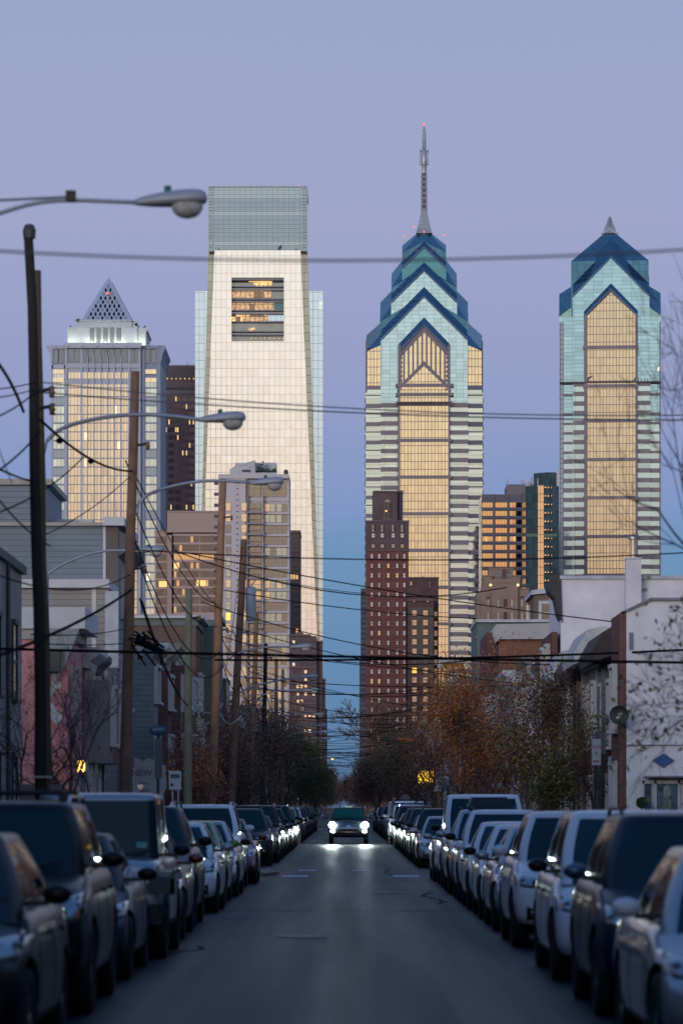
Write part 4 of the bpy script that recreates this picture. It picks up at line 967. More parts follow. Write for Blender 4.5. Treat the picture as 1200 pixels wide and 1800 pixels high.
def right_specials():
    # white corner house with blue diamond and blue door
    R = root('corner_house', 'white stucco corner house with a blue diamond and blue door at the right edge', 'house'); y0 = 97.6; X_ = lambda p: X(p, y0); z = lambda p: Z(p, y0)
    a = X_(1100); MB().prism([(a, 0), (a, z(1075)), (a+.7, z(1056)), (a+13, z(1056)), (a+13, 0)], y0, y0+3).build('wall', whit, R)
    MB().prism([(a-.12, z(1075)), (a+.02, z(1075)), (a+.71, z(1055.5)), (a+.68, z(1051))], y0-.12, y0+3).box(a+.68, a+13, y0-.12, y0+3, z(1056)+.003, z(1051)).build('roof_edge', mat('grey_flashing', (.20, .20, .23), .7), R)
    MB().box(a+.0, a+13, y0-.05, y0+.0, z(1310.5), z(1309)).build('pent_edge', mat('grey_flashing', (0, 0, 0)), R)
    MB().box(a+.5, a+13, y0-.55, y0, z(1367), z(1364)).build('canopy', mat('grey_flashing', (0, 0, 0)), R)
    c = X_(1165); zc = z(1337); MB().prism([(c-.32, zc), (c, zc+.21), (c+.32, zc), (c, zc-.21)], y0-.05, y0).build('blue_diamond', mat('bright_blue', (.03, .10, .27), .6, nz=(3, .2)), R)
    bd = mat('teal_blue_door', (.06, .13, .20), .4); d = MB().box(X_(1153), X_(1189), y0-.05, y0+.02, 0, z(1378)).build('door', bd, R)
    m = MB()
    for p, q in ((1148, 1152.5), (1189.5, 1194)): m.box(X_(p), X_(q), y0-.12, y0, 0, z(1372))
    m.box(X_(1128), X_(1225), y0-.12, y0, z(1377.5), z(1371)); m.box(X_(1128), X_(1131), y0-.12, y0, 0, z(1372)); m.build('door_frame', white_trim, d)
    m = MB().ell((X_(1171), y0-.06, z(1405)), (.13, .02, .42), 14, 10); m.build('oval_glass', mat('pale_oval_glass', (.2, .28, .32), .1), d, smooth=True)
    MB().box(X_(1132), X_(1143), y0-.06, y0, z(1428), z(1375)).build('sidelight', mat('deep_blue_panel', (.03, .07, .16), .4), R)
    MB().box(X_(1105), X_(1112), y0-.04, y0, z(1142), z(1112)).build('attic_slit', mat('grey_flashing', (0, 0, 0)), R)
    MB().box(a-.2, a-.02, y0, y0+3, 0, z(1078)).build('street_front', reds, R)
    for y in (98.3,): win(R, 1, FX-.17, y, y+1.1, 4, 5.8); win(R, 1, FX-.17, y, y+1.1, 1.4, 3)
    D = root('satellite_dish', 'dark grey satellite dish on the brick edge of the white corner house', 'satellite dish', (X(1087, 96.9), 96.9, Z(1257, 96.9)))
    MB().lathe((0, 0, 0), [(.01, .06), (.12, .05), (.22, .02), (.27, -.04), (.275, -.045), (.26, .03), (.1, .085), (.01, .09)], 24, 'y').build('dish', mat('dish_grey', (.04, .045, .05), .5), D, smooth=True)
    MB().prism([(-.05, .02), (.07, .08), (.11, .03), (.02, -.01)], -.015, .055).prism([(-.08, -.05), (.06, -.02), (.04, -.09), (-.06, -.11)], -.015, .055).build('dish_logo', mat('chalk_white', (.6, .62, .62)), D)
    MB().tube([(.0, .06, 0), (.2, .55, -.1), (.2, .75, -.1)], .025, 6).build('bracket', metal_grey, D); MB().tube([(0, 0, -.25), (0, -.3, -.05)], .012, 5).build('feed_arm', metal_grey, D)
    P = root('shrub', 'small round dark green shrub beside the blue door', 'shrub', (X(1127, 96.8), 96.8, 0)); m = MB(); r = random.Random(3)
    zc = Z(1411, 96.8)
    for i in range(500):
        u = Vector((r.gauss(0, 1), r.gauss(0, 1), r.gauss(0, 1))).normalized()*.13*r.uniform(.6, 1.1); q = .03; m.add([(u.x-q, u.y, zc+u.z-q), (u.x+q, u.y+q, zc+u.z-q), (u.x+q, u.y, zc+u.z+q), (u.x-q, u.y-q, zc+u.z+q)], [(0, 1, 2, 3)])
    m.build('foliage', mat('shrub_leaf', (.03, .06, .03), .8), P, fix=False); MB().tube([(0, 0, .13), (0, 0, zc)], .02, 6).build('stem', dark_trim, P); MB().lathe((0, 0, .13), [(.12, 0), (.16, .35), (.18, .36), (.15, .37), (.01, .33)], 12).build('pot', dark_trim, P)
    # tall white party wall with chimney
    R = root('row_house', 'tall house with a bare white party wall and chimney above the corner house', 'house'); y0 = 126.6; X2 = lambda p: X(p, y0); z = lambda p: Z(p, y0)
    hwall(1, FX, y0, 134, z(1018), whit, R, 13)
    MB().box(FX-.05, FX+13, y0-.12, 134, z(1018), z(1012)).build('coping', mat('pale_coping', (.46, .48, .54), .7), R)
    MB().box(X2(1097), X2(1124), y0-.55, y0-.02, 0, z(985)).build('chimney', whit, R); c = MB().tube([(X2(1111), y0-.3, z(985)), (X2(1111), y0-.3, z(950))], .11, 10).build('flue', mat('beige_flue', (.5, .42, .3), .4, .3), R); MB().lathe((X2(1111), y0-.3, z(950)), [(.11, 0), (.2, .02), (.2, .10), (.05, .17), (.01, .17)], 12).build('flue_cap', metal_grey, c)
    MB().box(X2(1096.5), X2(1125), y0-.6, y0, z(985), z(982)).build('chimney_cap', white_trim, R)
    m = MB().prism([(FX-.02, z(1006)), (FX+.05, z(1095)), (FX-.10, z(1080)), (FX-.22, z(1052)), (FX-.46, z(1040)), (FX-.5, z(1030)), (FX-.3, z(1012))], y0-.1, y0+1.6); m.build('cornice', mat('black_cornice', (.045, .045, .05), .7, nz=(3, .4)), R)
    MB().box(FX-.32, FX-.1, y0+.3, 133.5, 0, z(1110)).build('bay', reds, R)
    for y in (128, 131): win(R, 1, FX-.32, y, y+1, 6.0, 7.8); win(R, 1, FX-.32, y, y+1, 3.2, 4.9)
    # mid houses between, with crumpled mansards
    y = 100.9
    for i, (w, h, wl, lab) in enumerate(((6.4, 7.2, red2, 'dark red brick row house under a brown mansard beside the white corner house'), (6.6, 7.4, stuc, 'grey row house with tilted pale slate awning, second beyond the corner house'), (6.2, 7.2, reds, 'red brick row house with white striped bay, third beyond the corner house'), (6.0, 7.3, wsid, 'white sided row house just before the tall white party wall'))):
        R = rowhouse(1, y, w, h-.6, wl, lab, floors=2, co=.3, corn=(dark_trim, white_trim, stuc, white_trim)[i], spout=True)
        mm = (mat('brown_shingle', (.075, .06, .055), .9, nz=(3, .4)), mat('pale_slate', (.48, .50, .50), .6, nz=(2, .4)), mat('brown_shingle', (0, 0, 0)), mat('pale_slate', (0, 0, 0)))[i]
        zz = h-.65
        MB().prism([(FX-.05, zz-.25), (FX-.62-.15*(i % 2), zz-.45), (FX-.70-.1*(i % 2), zz-.15), (FX-.38, zz+.42+.2*(i % 2)), (FX+.15, zz+.75), (FX+.5, zz+.6), (FX+.5, zz-.05)], y+.1, y+w-.3).build('mansard', mm, R)
        y += w+.05
    # brick side wall with white mansard
    R = root('brick_building', 'orange brick building with white metal mansard right of the street', 'building'); y0 = 192.6; X3 = lambda p: X(p, y0); z = lambda p: Z(p, y0); ob = BR('orange_brick', (.27, .105, .06)); hwall(1, X3(876), y0, 204, z(1122), ob, R, 13)
    MB().prism([(X3(864), z(1110)), (X3(871), z(1098)), (X3(1010), z(1095)), (X3(1010), z(1124)), (X3(876), z(1124)), (X3(870), z(1131))], y0-.4, 205).build('mansard', mat('white_metal_roof', (.40, .40, .42), .55, nz=(1, .15)), R)
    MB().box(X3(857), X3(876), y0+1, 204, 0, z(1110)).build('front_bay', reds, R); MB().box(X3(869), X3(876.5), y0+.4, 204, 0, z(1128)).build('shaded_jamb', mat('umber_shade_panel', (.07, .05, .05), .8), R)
    R = root('row_house', 'sage panelled house with white flat roof behind the orange brick building', 'house'); y0 = 210; X4 = lambda p: X(p, y0); z = lambda p: Z(p, y0); MB().box(X4(838), X4(1010), y0, 220, 0, z(1094)).build('wall', grn, R); MB().box(X4(836), X4(1010), y0-.3, 220, z(1094), z(1089)).build('roof_edge', mat('pale_coping', (0, 0, 0)), R)
    MB().tube([(X4(929), y0+1, z(1092)), (X4(929), y0+1, z(1062))], .13, 8).build('flue', mat('beige_flue', (0, 0, 0)), R)
    R = root('row_house', 'small beige brick house with a white framed window above the rooftops', 'house'); y0 = 226; X5 = lambda p: X(p, y0); z = lambda p: Z(p, y0); MB().prism([(X5(938), 0), (X5(938), z(1047)), (X5(1000), z(1040)), (X5(1000), 0)], y0, y0+8).build('wall', BR('beige_brick', (.25, .18, .14)), R)
    MB().prism([(X5(932), z(1046)), (X5(933), z(1038)), (X5(1002), z(1030)), (X5(1002), z(1039))], y0-.3, y0+8.3).build('roof', mat('pale_coping', (0, 0, 0)), R); fwin(R, X5(951.5), X5(968), y0, z(1092), z(1062), white_trim, mat('tan_blind', (.25, .18, .13), .6), t=.22)
right_specials()
def generic(s):
    r = random.Random(40+s); walls = [reds, red2, brn, stuc, whit, crm, gry, wsid, blus]
    wn = {reds: 'red brick', red2: 'dark red brick', brn: 'brown brick', stuc: 'grey stucco', whit: 'white stucco', crm: 'cream stucco', gry: 'grey sided', wsid: 'white sided', blus: 'blue grey sided'}
    spans = ((104.2, 115.3), (128.4, 183.2), (207.5, 520)) if s < 0 else ((134.3, 192.2), (234.5, 520))
    n = 0; side = 'left' if s < 0 else 'right'
    for a, b in spans:
        y = a
        while y < b-3.5:
            w = min(r.uniform(4.6, 5.6), b-y) if y < 260 else min(8.5, b-y)
            h = r.uniform(7.2, 9.4) if y < 200 else r.uniform(8, 10.6)
            if s < 0 and y < 116: h = 6.6
            if s > 0 and y > 134 and y < 192: h = r.uniform(7.2, 8.6)
            if s < 0 and y < 115: w = min(3.8, b-y)
            wl = r.choice(walls if y > 116 or s > 0 else [brn, blus, red2]); bay = r.choice((None, wsid, stuc, wl, white_trim) if s > 0 else (None, stuc, red2, wl, brn, whit)); fl = 2 if h < 8.2 else 3
            lab = f"{wn[wl]} row house, {ORD[min(n, 39)]} one in the run of plain houses on the {side}"
            rowhouse(s, y, w-.04, h, wl, lab, floors=fl, bay=bay, corn=r.choice((white_trim, stuc, dark_trim, white_trim)), rnd=r, group='plain row houses lining the street', co=r.uniform(.3, .6)); y += w; n += 1
generic(-1); generic(1)
# the street's own houses beside the camera, out of frame, which shade the near cars
for s_, y0_, y1_ in ((-1, -70, 57.8), (1, -70, 74)):
    y_ = y0_; n_ = 0; r_ = random.Random(90+s_)
    while y_ < y1_-3:
        w_ = min(5.4, y1_-y_); nm_ = 'left' if s_ < 0 else 'right'
        rowhouse(s_, y_, w_-.03, 8.2+r_.uniform(-.4, .6), r_.choice((red2, brn, stuc, reds)), f'brick row house beside the camera, {ORD[n_]} in the {nm_} run', floors=2, rnd=r_, group='row houses beside the camera'); y_ += w_; n_ += 1
# ================= vehicles =================
def paint(name, c, metal=.35, rough=.28):
    dark = max(c) < .13
    return mat('paint_'+name, c, .30 if dark else rough, 0 if dark else metal, coat=.12 if dark else .6, nz=None, spec=.15 if dark else .5)
P = dict(black=paint('black', (.008, .009, .011)), navy=paint('navy', (.008, .016, .034)), charcoal=paint('charcoal', (.022, .025, .03)), grey=paint('grey', (.085, .09, .10)),
         silver=paint('silver', (.36, .38, .40), .6), white=paint('white', (.72, .74, .77), 0), blue=paint('blue', (.04, .09, .17)), red=paint('red', (.16, .015, .02)), maroon=paint('maroon', (.09, .018, .03)),
         green=paint('green', (.10, .26, .04), .1), bronze=paint('bronze', (.10, .075, .06)), slate=paint('slate', (.022, .032, .045)))
tyre = mat('tyre_rubber', (.012, .012, .013), .85, nz=None); rimm = mat('alloy_rim', (.25, .26, .28), .35, .8, nz=None); rimd = mat('dark_rim', (.06, .06, .065), .35, .8, nz=None)
carglass = mat('car_glass', (.002, .028, .036), .04, 0, coat=0, nz=None, spec=.3); plastic = mat('black_plastic', (.014, .014, .016), .5, nz=None)
chrome = mat('chrome_trim', (.55, .57, .6), .15, 1, nz=None); lens = mat('headlight_lens', (.30, .32, .34), .08, .6, coat=1, nz=(9, .5)); lensd = mat('headlight_bulb', (.02, .022, .025), .1, .3, coat=1, nz=None)
amber = mat('amber_marker', (.42, .10, .02), .2, coat=1, nz=None); sticker = mat('inspection_sticker', (.10, .40, .36), .5, nz=None); platem = mat('plate_white', (.5, .52, .55), .5, nz=(40, .3)); seatm = mat('seat_cloth', (.03, .035, .04), .8, nz=None)
def smooth_interp(pts, x):
    if x <= pts[0][0]: return pts[0][1]
    for (a, b), (c, d) in zip(pts, pts[1:]):
        if x <= c:
            t = (x-a)/(c-a); return b+(d-b)*(t*t*(3-2*t)*.5+t*.5)
    return pts[-1][1]
def eval_mesh(ob):
    dg = bpy.context.evaluated_depsgraph_get(); dg.update(); me = bpy.data.meshes.new_from_object(ob.evaluated_get(dg)); return me
SPEC = dict(
 sedan=dict(L=4.75, W=1.83, H=1.51, zc=.20, nose=.66, hood=.80, cowl=.98, belt=.95, deck=1.02, ws=(1.30, 2.05), rg=(3.55, 4.25), wf=.92, wr=3.68, R=.33, g=.15, wt=.56, hl=(.40, .84, .60, .76), grille=(.36, .47, .68), plan=.42),
 hatch=dict(L=4.3, W=1.78, H=1.53, zc=.20, nose=.72, hood=.86, cowl=1.02, belt=.98, deck=1.1, ws=(1.08, 1.85), rg=(3.45, 4.15), wf=.84, wr=3.44, R=.32, g=.15, wt=.575, hl=(.42, .84, .66, .84), grille=(.34, .56, .68), plan=.45),
 suv=dict(L=4.65, W=1.88, H=1.74, zc=.24, nose=.88, hood=1.02, cowl=1.13, belt=1.10, deck=1.15, ws=(1.25, 1.90), rg=(3.95, 4.5), wf=.92, wr=3.6, R=.36, g=.18, wt=.60, hl=(.44, .88, .74, .91), grille=(.44, .58, .90), plan=.34, rails=1),
 bigsuv=dict(L=5.1, W=2.0, H=1.85, zc=.28, nose=1.02, hood=1.14, cowl=1.22, belt=1.20, deck=1.25, ws=(1.45, 1.98), rg=(4.5, 4.98), wf=.98, wr=3.98, R=.40, g=.22, wt=.655, hl=(.58, .94, .78, 1.02), grille=(.60, .66, 1.04), plan=.24, rails=1),
 minivan=dict(L=5.1, W=2.0, H=1.76, zc=.20, nose=.80, hood=.96, cowl=1.08, belt=1.05, deck=1.15, ws=(1.0, 1.92), rg=(4.45, 4.98), wf=.95, wr=3.95, R=.35, g=.16, wt=.64, hl=(.46, .94, .68, .84), grille=(.42, .55, .78), plan=.42),
 jeep=dict(L=4.2, W=1.87, H=1.97, zc=.34, nose=1.10, hood=1.14, cowl=1.17, belt=1.14, deck=1.16, ws=(1.42, 1.66), rg=(4.0, 4.12), wf=.80, wr=3.3, R=.41, g=.25, wt=.70, hl=None, grille=(.52, .74, 1.06), plan=.06, boxy=1),
 van=dict(L=5.4, W=2.02, H=2.08, zc=.26, nose=1.02, hood=1.12, cowl=1.24, belt=1.20, deck=1.25, ws=(.95, 1.62), rg=(5.2, 5.34), wf=.95, wr=4.3, R=.37, g=.2, wt=.73, hl=(.58, .94, .80, 1.06), grille=(.56, .62, .92), plan=.25),
 pickup=dict(L=5.6, W=2.02, H=1.90, zc=.34, nose=1.08, hood=1.20, cowl=1.26, belt=1.22, deck=1.26, ws=(1.60, 2.15), rg=(3.75, 3.95), wf=1.0, wr=4.5, R=.42, g=.3, wt=.67, hl=(.66, .97, .88, 1.08), grille=(.64, .78, 1.08), plan=.18))
def make_body(S):
    L, W, R = S['L'], S['W'], S['R']
    us = [-1, -.9, -.62, -.3, 0, .3, .62, .9, 1]; ts = [0, .10, .32, .55, .78, .93, 1]
    vs = [0, .012, .04, .085, .15, .22, .30, .42, .55, .68, .80, .90, .96, .985, 1]
    box = S.get('boxy', 0)
    top = [(0, S['nose']), (.10, S['nose']+.05), (.35, (S['nose']+S['hood'])/2+.04), (.75, S['hood']+.02), (S['ws'][0], S['cowl']), (S['ws'][0]+.3, S['belt']), (S['rg'][0], S['belt']+.02), (S['rg'][1]-.05, S['deck']), (L-.12, S['deck']-.01), (L, S['deck']-.08)]
    def bot(y):
        z = S['zc']; 
        if y < .6: z += .05*(1-y/.6)
        if y > L-.7: z += .12*(y-L+.7)/.7
        return z
    fprof = [(0, .10), (.1, .03), (.32, 0), (.55, .02), (.78, .06), (.93, .12), (1, .22)] if not box else [(0, .02), (.3, 0), (.78, .02), (1, .07)]
    rprof = [(0, .12), (.32, 0), (.55, .03), (1, .12)]
    side = [(0, .90), (.10, .965), (.32, 1.0), (.55, .995), (.78, .975), (.93, .93), (1, .86)] if not box else [(0, .93), (.1, .97), (.5, .97), (.9, .95), (1, .90)]
    idx = {}; verts = []
    def V(i, j, k):
        key = (i, j, k)
        if key in idx: return idx[key]
        u, v, t = us[i], vs[j], ts[k]
        yF = smooth_interp(fprof, t)+.05*abs(u)**2+S['plan']*.72*abs(u)**6; yR = L-smooth_interp(rprof, t)-.22*abs(u)**3
        y = yF+v*(yR-yF); zt = smooth_interp(top, v*L); zb = bot(v*L); crown = .045*(1-abs(u)**2)*(1 if t == 1 else 0)
        z = zb+t*(zt-zb)+crown
        et = 1-.07*max(0, 1-v/.14)**1.5-.06*max(0, (v-.88)/.12)**1.5
        x = u*W/2*smooth_interp(side, t)*et
        idx[key] = len(verts); verts.append((x, y, z)); return idx[key]
    I, J, K = len(us), len(vs), len(ts); F = []
    for i in range(I-1):
        for j in range(J-1): F.append((V(i, j, 0), V(i, j+1, 0), V(i+1, j+1, 0), V(i+1, j, 0))); F.append((V(i, j, K-1), V(i+1, j, K-1), V(i+1, j+1, K-1), V(i, j+1, K-1)))
        for k in range(K-1): F.append((V(i, 0, k), V(i+1, 0, k), V(i+1, 0, k+1), V(i, 0, k+1))); F.append((V(i, J-1, k), V(i, J-1, k+1), V(i+1, J-1, k+1), V(i+1, J-1, k)))
    for j in range(J-1):
        for k in range(K-1): F.append((V(0, j, k), V(0, j, k+1), V(0, j+1, k+1), V(0, j+1, k))); F.append((V(I-1, j, k), V(I-1, j+1, k), V(I-1, j+1, k+1), V(I-1, j, k+1)))
    me = bpy.data.meshes.new('body'); me.from_pydata(verts, [], F); bm = bmesh.new(); bm.from_mesh(me); bmesh.ops.recalc_face_normals(bm, faces=bm.faces); bm.to_mesh(me); bm.free()
    o = bpy.data.objects.new('tmp', me); C.objects.link(o); md = o.modifiers.new('s', 'SUBSURF'); md.levels = 2; md.render_levels = 2
    full = eval_mesh(o)
    cut = MB()
    for y in (S['wf'], S['wr']):
        for s in (-1, 1):
            a, b = sorted((s*(W/2-.34), s*(W/2+.3))); n = 28; r = R+.065
            ring = [(y+r*math.cos(2*math.pi*q/n), R+r*math.sin(2*math.pi*q/n)) for q in range(n)]
            cut.prismx(ring, a, b)
    co = cut.build('cut', plastic); md = o.modifiers.new('b', 'BOOLEAN'); md.operation = 'DIFFERENCE'; md.object = co; md.solver = 'EXACT'
    res = eval_mesh(o); bpy.data.objects.remove(o); bpy.data.objects.remove(co)
    bvh = BVHTree.FromPolygons([v.co for v in full.vertices], [p.vertices for p in full.polygons])
    res.materials.clear(); res.materials.append(P['white']); res.materials.append(plastic)
    for p in res.polygons:
        c = p.center; inn = False
        for y in (S['wf'], S['wr']):
            if math.hypot(c.y-y, c.z-R) < R+.068 and abs(c.x) < W/2-.03 and (abs(abs(c.x)-(W/2-.34)) < .01 or math.hypot(c.y-y, c.z-R) > R+.05) and abs(p.normal.x) < .5 or (abs(abs(c.x)-(W/2-.34)) < .01 and math.hypot(c.y-y, c.z-R) < R+.07): inn = True
        if c.z < S['zc']+.07: inn = True
        p.material_index = 1 if inn else 0; p.use_smooth = not inn
    return res, bvh, top
def patch(bvh, fn, nu, nv, lift, dirv, m=None):
    """a shell laid on the body: fn(u,v)->point on a plane, cast along dirv"""
    m = m or MB(); vs = []; ok = True; d = Vector(dirv)
    for j in range(nv+1):
        for i in range(nu+1):
            p = Vector(fn(i/nu, j/nv)); h = bvh.ray_cast(p-d*3, d)
            if h[0] is None: return m
            q = h[0]-d*lift+h[1]*lift*.3; vs.append(q)
    n = len(vs); back = [v+d*(lift+.015) for v in vs]; w = nu+1
    F = [(j*w+i, j*w+i+1, (j+1)*w+i+1, (j+1)*w+i) for j in range(nv) for i in range(nu)]
    ring = [i for i in range(w)]+[j*w+nu for j in range(1, nv+1)]+[nv*w+i for i in range(nu-1, -1, -1)]+[j*w for j in range(nv-1, 0, -1)]
    for a, b in zip(ring, ring[1:]+ring[:1]): F.append((a, n+a, n+b, b))
    m.add(vs+back, F); return m
def make_car(kind):
    S = SPEC[kind]; L, W, H, R = S['L'], S['W'], S['H'], S['R']
    body, bvh, top = make_body(S); parts = []      # (name, mesh, location, role, subparts)
    add = lambda name, me, role=None, sub=(): parts.append((name, me, role, sub))
    add('body', body, 'paint')
    # greenhouse
    box = S.get('boxy', 0); z0 = S['belt']-.06; z1 = H-.045; y0a, y0b = S['ws']; y1a, y1b = S['rg']
    wb = W/2*(.865 if not box else .83); wt = S['wt']*W/2/.72*.80 if False else W/2*S['wt']*1.08
    nF, nS = 16, 18; T = [0, .06, .22, .4, .6, .80, .94, 1]
    def ring(t):
        yf = y0a-.02+(y0b-y0a)*t; yr = y1b-(y1b-y1a)*t; w = wb+(wt-wb)*t+.035*math.sin(math.pi*t)*(0 if box else 1); z = z0+(z1-z0)*t; bow = .16*(1-t)+.10*t if not box else .03
        pts = []
        for i in range(nF): u = -1+2*i/nF; pts.append((u*w, yf-bow*(1-abs(u)**2.2)+.10*(abs(u)**8), z))
        for i in range(nS): v = i/nS; pts.append((w*(1-.05*v*v), yf+(yr-yf)*v+.10*(1-v)**8, z))
        for i in range(nF): u = 1-2*i/nF; pts.append((u*w*.95, yr+.08*(1-abs(u)**2), z))
        for i in range(nS): v = 1-i/nS; pts.append((-w*(1-.05*v*v), yf+(yr-yf)*v+.10*(1-v)**8, z))
        return pts
    N = 2*nF+2*nS; V = []; 
    for t in T: V += ring(t)
    G = dict(body=[], ws=[], rw=[], sl=[], sr=[])
    pil = nS//2 if kind in ('sedan', 'hatch') else int(nS*.42)
    for j in range(len(T)-1):
        for i in range(N):
            f = (j*N+i, j*N+(i+1) % N, (j+1)*N+(i+1) % N, (j+1)*N+i); g = 'body'
            if 1 <= j <= len(T)-3 or (j == 0 and i < nF):
                if i < nF: g = 'ws' if 0 < i < nF-1 or box else 'body'
                elif i < nF+nS:
                    k = i-nF
                    if 1 <= k < nS-2 and k != pil and not (kind == 'van' and k > 6): g = 'sr'
                elif i < 2*nF+nS:
                    k = i-nF-nS; g = 'rw' if 0 < k < nF-1 and j > 0 else 'body'
                else:
                    k = N-1-i
                    if 1 <= k < nS-2 and k != pil and not (kind == 'van' and k > 6): g = 'sl'
            G[g].append(f)
    # roof
    base = len(V); last = V[-N:]; cx, cyy = 0, sum(p[1] for p in last)/N; rings = [(.975, .018), (.93, .032), (.75, .042), (.45, .05), (.15, .052)]
    for s, dz in rings: V += [(p[0]*s, cyy+(p[1]-cyy)*s, z1+dz) for p in last]
    for q in range(len(rings)):
        a = (len(T)-1+q)*N; b = a+N
        for i in range(N): G['body'].append((a+i, a+(i+1) % N, b+(i+1) % N, b+i))
    G['body'].append(tuple(range(len(V)-N, len(V))))
    def sub(fs, name, m, off=0):
        used = sorted({i for f in fs for i in f}); mp = {o: n for n, o in enumerate(used)}; mb = MB(); mb.add([V[i] for i in used], [tuple(mp[i] for i in f) for f in fs]); me = mb.mesh(name, m, True, False)
        return me
    add('cabin', sub(G['body'], 'cabin', P['white']), 'paint')
    stk = MB().box(.40, .52, 0, .01, 0, .07)
    add('windshield', sub(G['ws'], 'windshield', carglass)); add('rear_window', sub(G['rw'], 'rear_window', carglass)); add('side_window', sub(G['sl'], 'side_window', carglass)); add('side_window', sub(G['sr'], 'side_window', carglass))
    # inspection sticker in the lower windshield corner
    t_ = .26; yy = y0a+(y0b-y0a)*t_; xx = wb*.80
    m = MB(); zz = z0+(z1-z0)*t_; sl_ = (y0b-y0a)/(z1-z0); m.add([(xx-.12, yy-.045, zz), (xx, yy-.02, zz), (xx, yy-.02+sl_*.07, zz+.07), (xx-.12, yy-.045+sl_*.07, zz+.07)], [(0, 1, 2, 3)]); add('sticker', m.mesh('sticker', sticker, False, False))
    # wipers
    m = MB()
    for s in (-.55, .15): m.tube([(s*wb+.05, y0a-.13, z0+.10), (s*wb+.55, y0a-.05+(y0b-y0a)*.1, z0+.14+(z1-z0)*.06)], .012, 4)
    add('wiper', m.mesh('wiper', plastic))
    # grille, headlights and bumper
    gw, g0, g1 = S['grille']; D = (0, 1, 0)
    if box:
        m = MB()
        for i in range(7): x = -.36+i*.12; patch(bvh, lambda u, v: (x-.032+u*.064, 0, g0+v*(g1-g0)), 2, 4, .012, D, m)
        add('grille', m.mesh('grille', plastic))
        for s in (-1, 1):
            m = MB().lathe((s*.60, -.015, .93), [(.001, -.03), (.07, -.025), (.10, 0), (.115, .0), (.115, .06)], 20, 'y'); add('headlight', m.mesh('headlight', lens, True))
            m = MB().box(s*.60-.09, s*.60+.09, -.025, .05, .70, .77); add('turn_signal', m.mesh('turn_signal', amber))
            m = MB(); a, b = sorted((s*.68, s*.97)); m.prismx([(S['wf']-.75, .78), (S['wf']-.7, .98), (S['wf']-.35, 1.03), (S['wf']+.55, 1.0), (S['wf']+.62, .74), (S['wf']+.5, .74), (S['wf']+.42, .93), (S['wf']-.36, .95), (S['wf']-.58, .78)], a, b); add('fender_flare', m.mesh('fender_flare', plastic))
        m = MB().prismz([(-.90, -.02), (-.86, -.2), (.86, -.2), (.90, -.02)], .46, .66); add('bumper', m.mesh('bumper', plastic))
        m = MB().lathe((0, L+.18, .95), [(.01, -.12), (.37, -.12), (.40, -.05), (.40, .08), (.3, .12), (.01, .12)], 20, 'y'); add('spare_wheel', m.mesh('spare_wheel', tyre))
    else:
        m = patch(bvh, lambda u, v: ((u*2-1)*gw*(.86+.14*v), 0, g0+v*(g1-g0)), 14, 5, .010, D)
        bars = MB(); nb = 3 if kind in ('sedan', 'hatch', 'minivan') else 5
        for b in range(nb): zz = g0+(b+.5)/nb*(g1-g0); patch(bvh, lambda u, v: ((u*2-1)*gw*.9, 0, zz-.011+v*.022), 12, 1, .022, D, bars)
        patch(bvh, lambda u, v: ((u*2-1)*.10*(1), 0, (g0+g1)/2-.05+v*.10), 2, 2, .03, D, bars)
        add('grille', m.mesh('grille', plastic), None, (('grille_bar', bars.mesh('grille_bar', chrome if kind in ('sedan', 'bigsuv', 'pickup', 'minivan') else plastic)),))
        x0, x1, h0, h1 = S['hl']
        for s in (-1, 1):
            fn = lambda u, v: (s*(x0+(x1-x0)*u), 0, h0+(h1-h0)*v*(.72+.28*u)+.05*u)
            m = patch(bvh, fn, 8, 4, .012, D); bl = MB(); xc = x0+(x1-x0)*.42; h = bvh.ray_cast(Vector((s*xc, -3, (h0+h1)/2)), Vector(D))
            bl.lathe((s*xc, h[0].y-.005, (h0+h1)/2), [(.001, -.035), (.04, -.03), (.062, -.01), (.07, .01), (.07, .03)], 14, 'y'); h2 = bvh.ray_cast(Vector((s*(xc+.17), -3, (h0+h1)/2+.03)), Vector(D))
            if h2[0]: bl.lathe((s*(xc+.17), h2[0].y-.002, (h0+h1)/2+.02), [(.001, -.03), (.03, -.025), (.045, 0), (.045, .02)], 12, 'y')
            am = patch(bvh, lambda u, v: (s*(x1-.07+.10*u*min(1, (W/2*.97-x1)/.10)), 0, h0+.07+.06*v), 3, 2, .02, D)
            add('headlight', m.mesh('headlight', lens, True), None, (('bulb', bl.mesh('bulb', lensd, True)),)+((('marker', am.mesh('marker', amber)),) if am.v else ()))
        zi0, zi1 = S['zc']+.11, g0-.07
        m = patch(bvh, lambda u, v: ((u*2-1)*W/2*(.56-.10*v), 0, zi0+v*(zi1-zi0)), 12, 3, .008, D); add('air_intake', m.mesh('air_intake', plastic))
        for s in (-1, 1):
            m = patch(bvh, lambda u, v: (s*W/2*(.64+.17*u), 0, zi0+.02+v*(.10+.07*u)), 4, 3, .008, D); c = bvh.ray_cast(Vector((s*W/2*.72, -3, zi0+.10)), Vector(D))[0]
            f = MB().lathe((c.x, c.y-.0, c.z), [(.001, -.025), (.035, -.02), (.045, 0), (.045, .02)], 12, 'y'); add('fog_light_recess', m.mesh('fog_light_recess', plastic), None, (('fog_light', f.mesh('fog_light', lens, True)),))
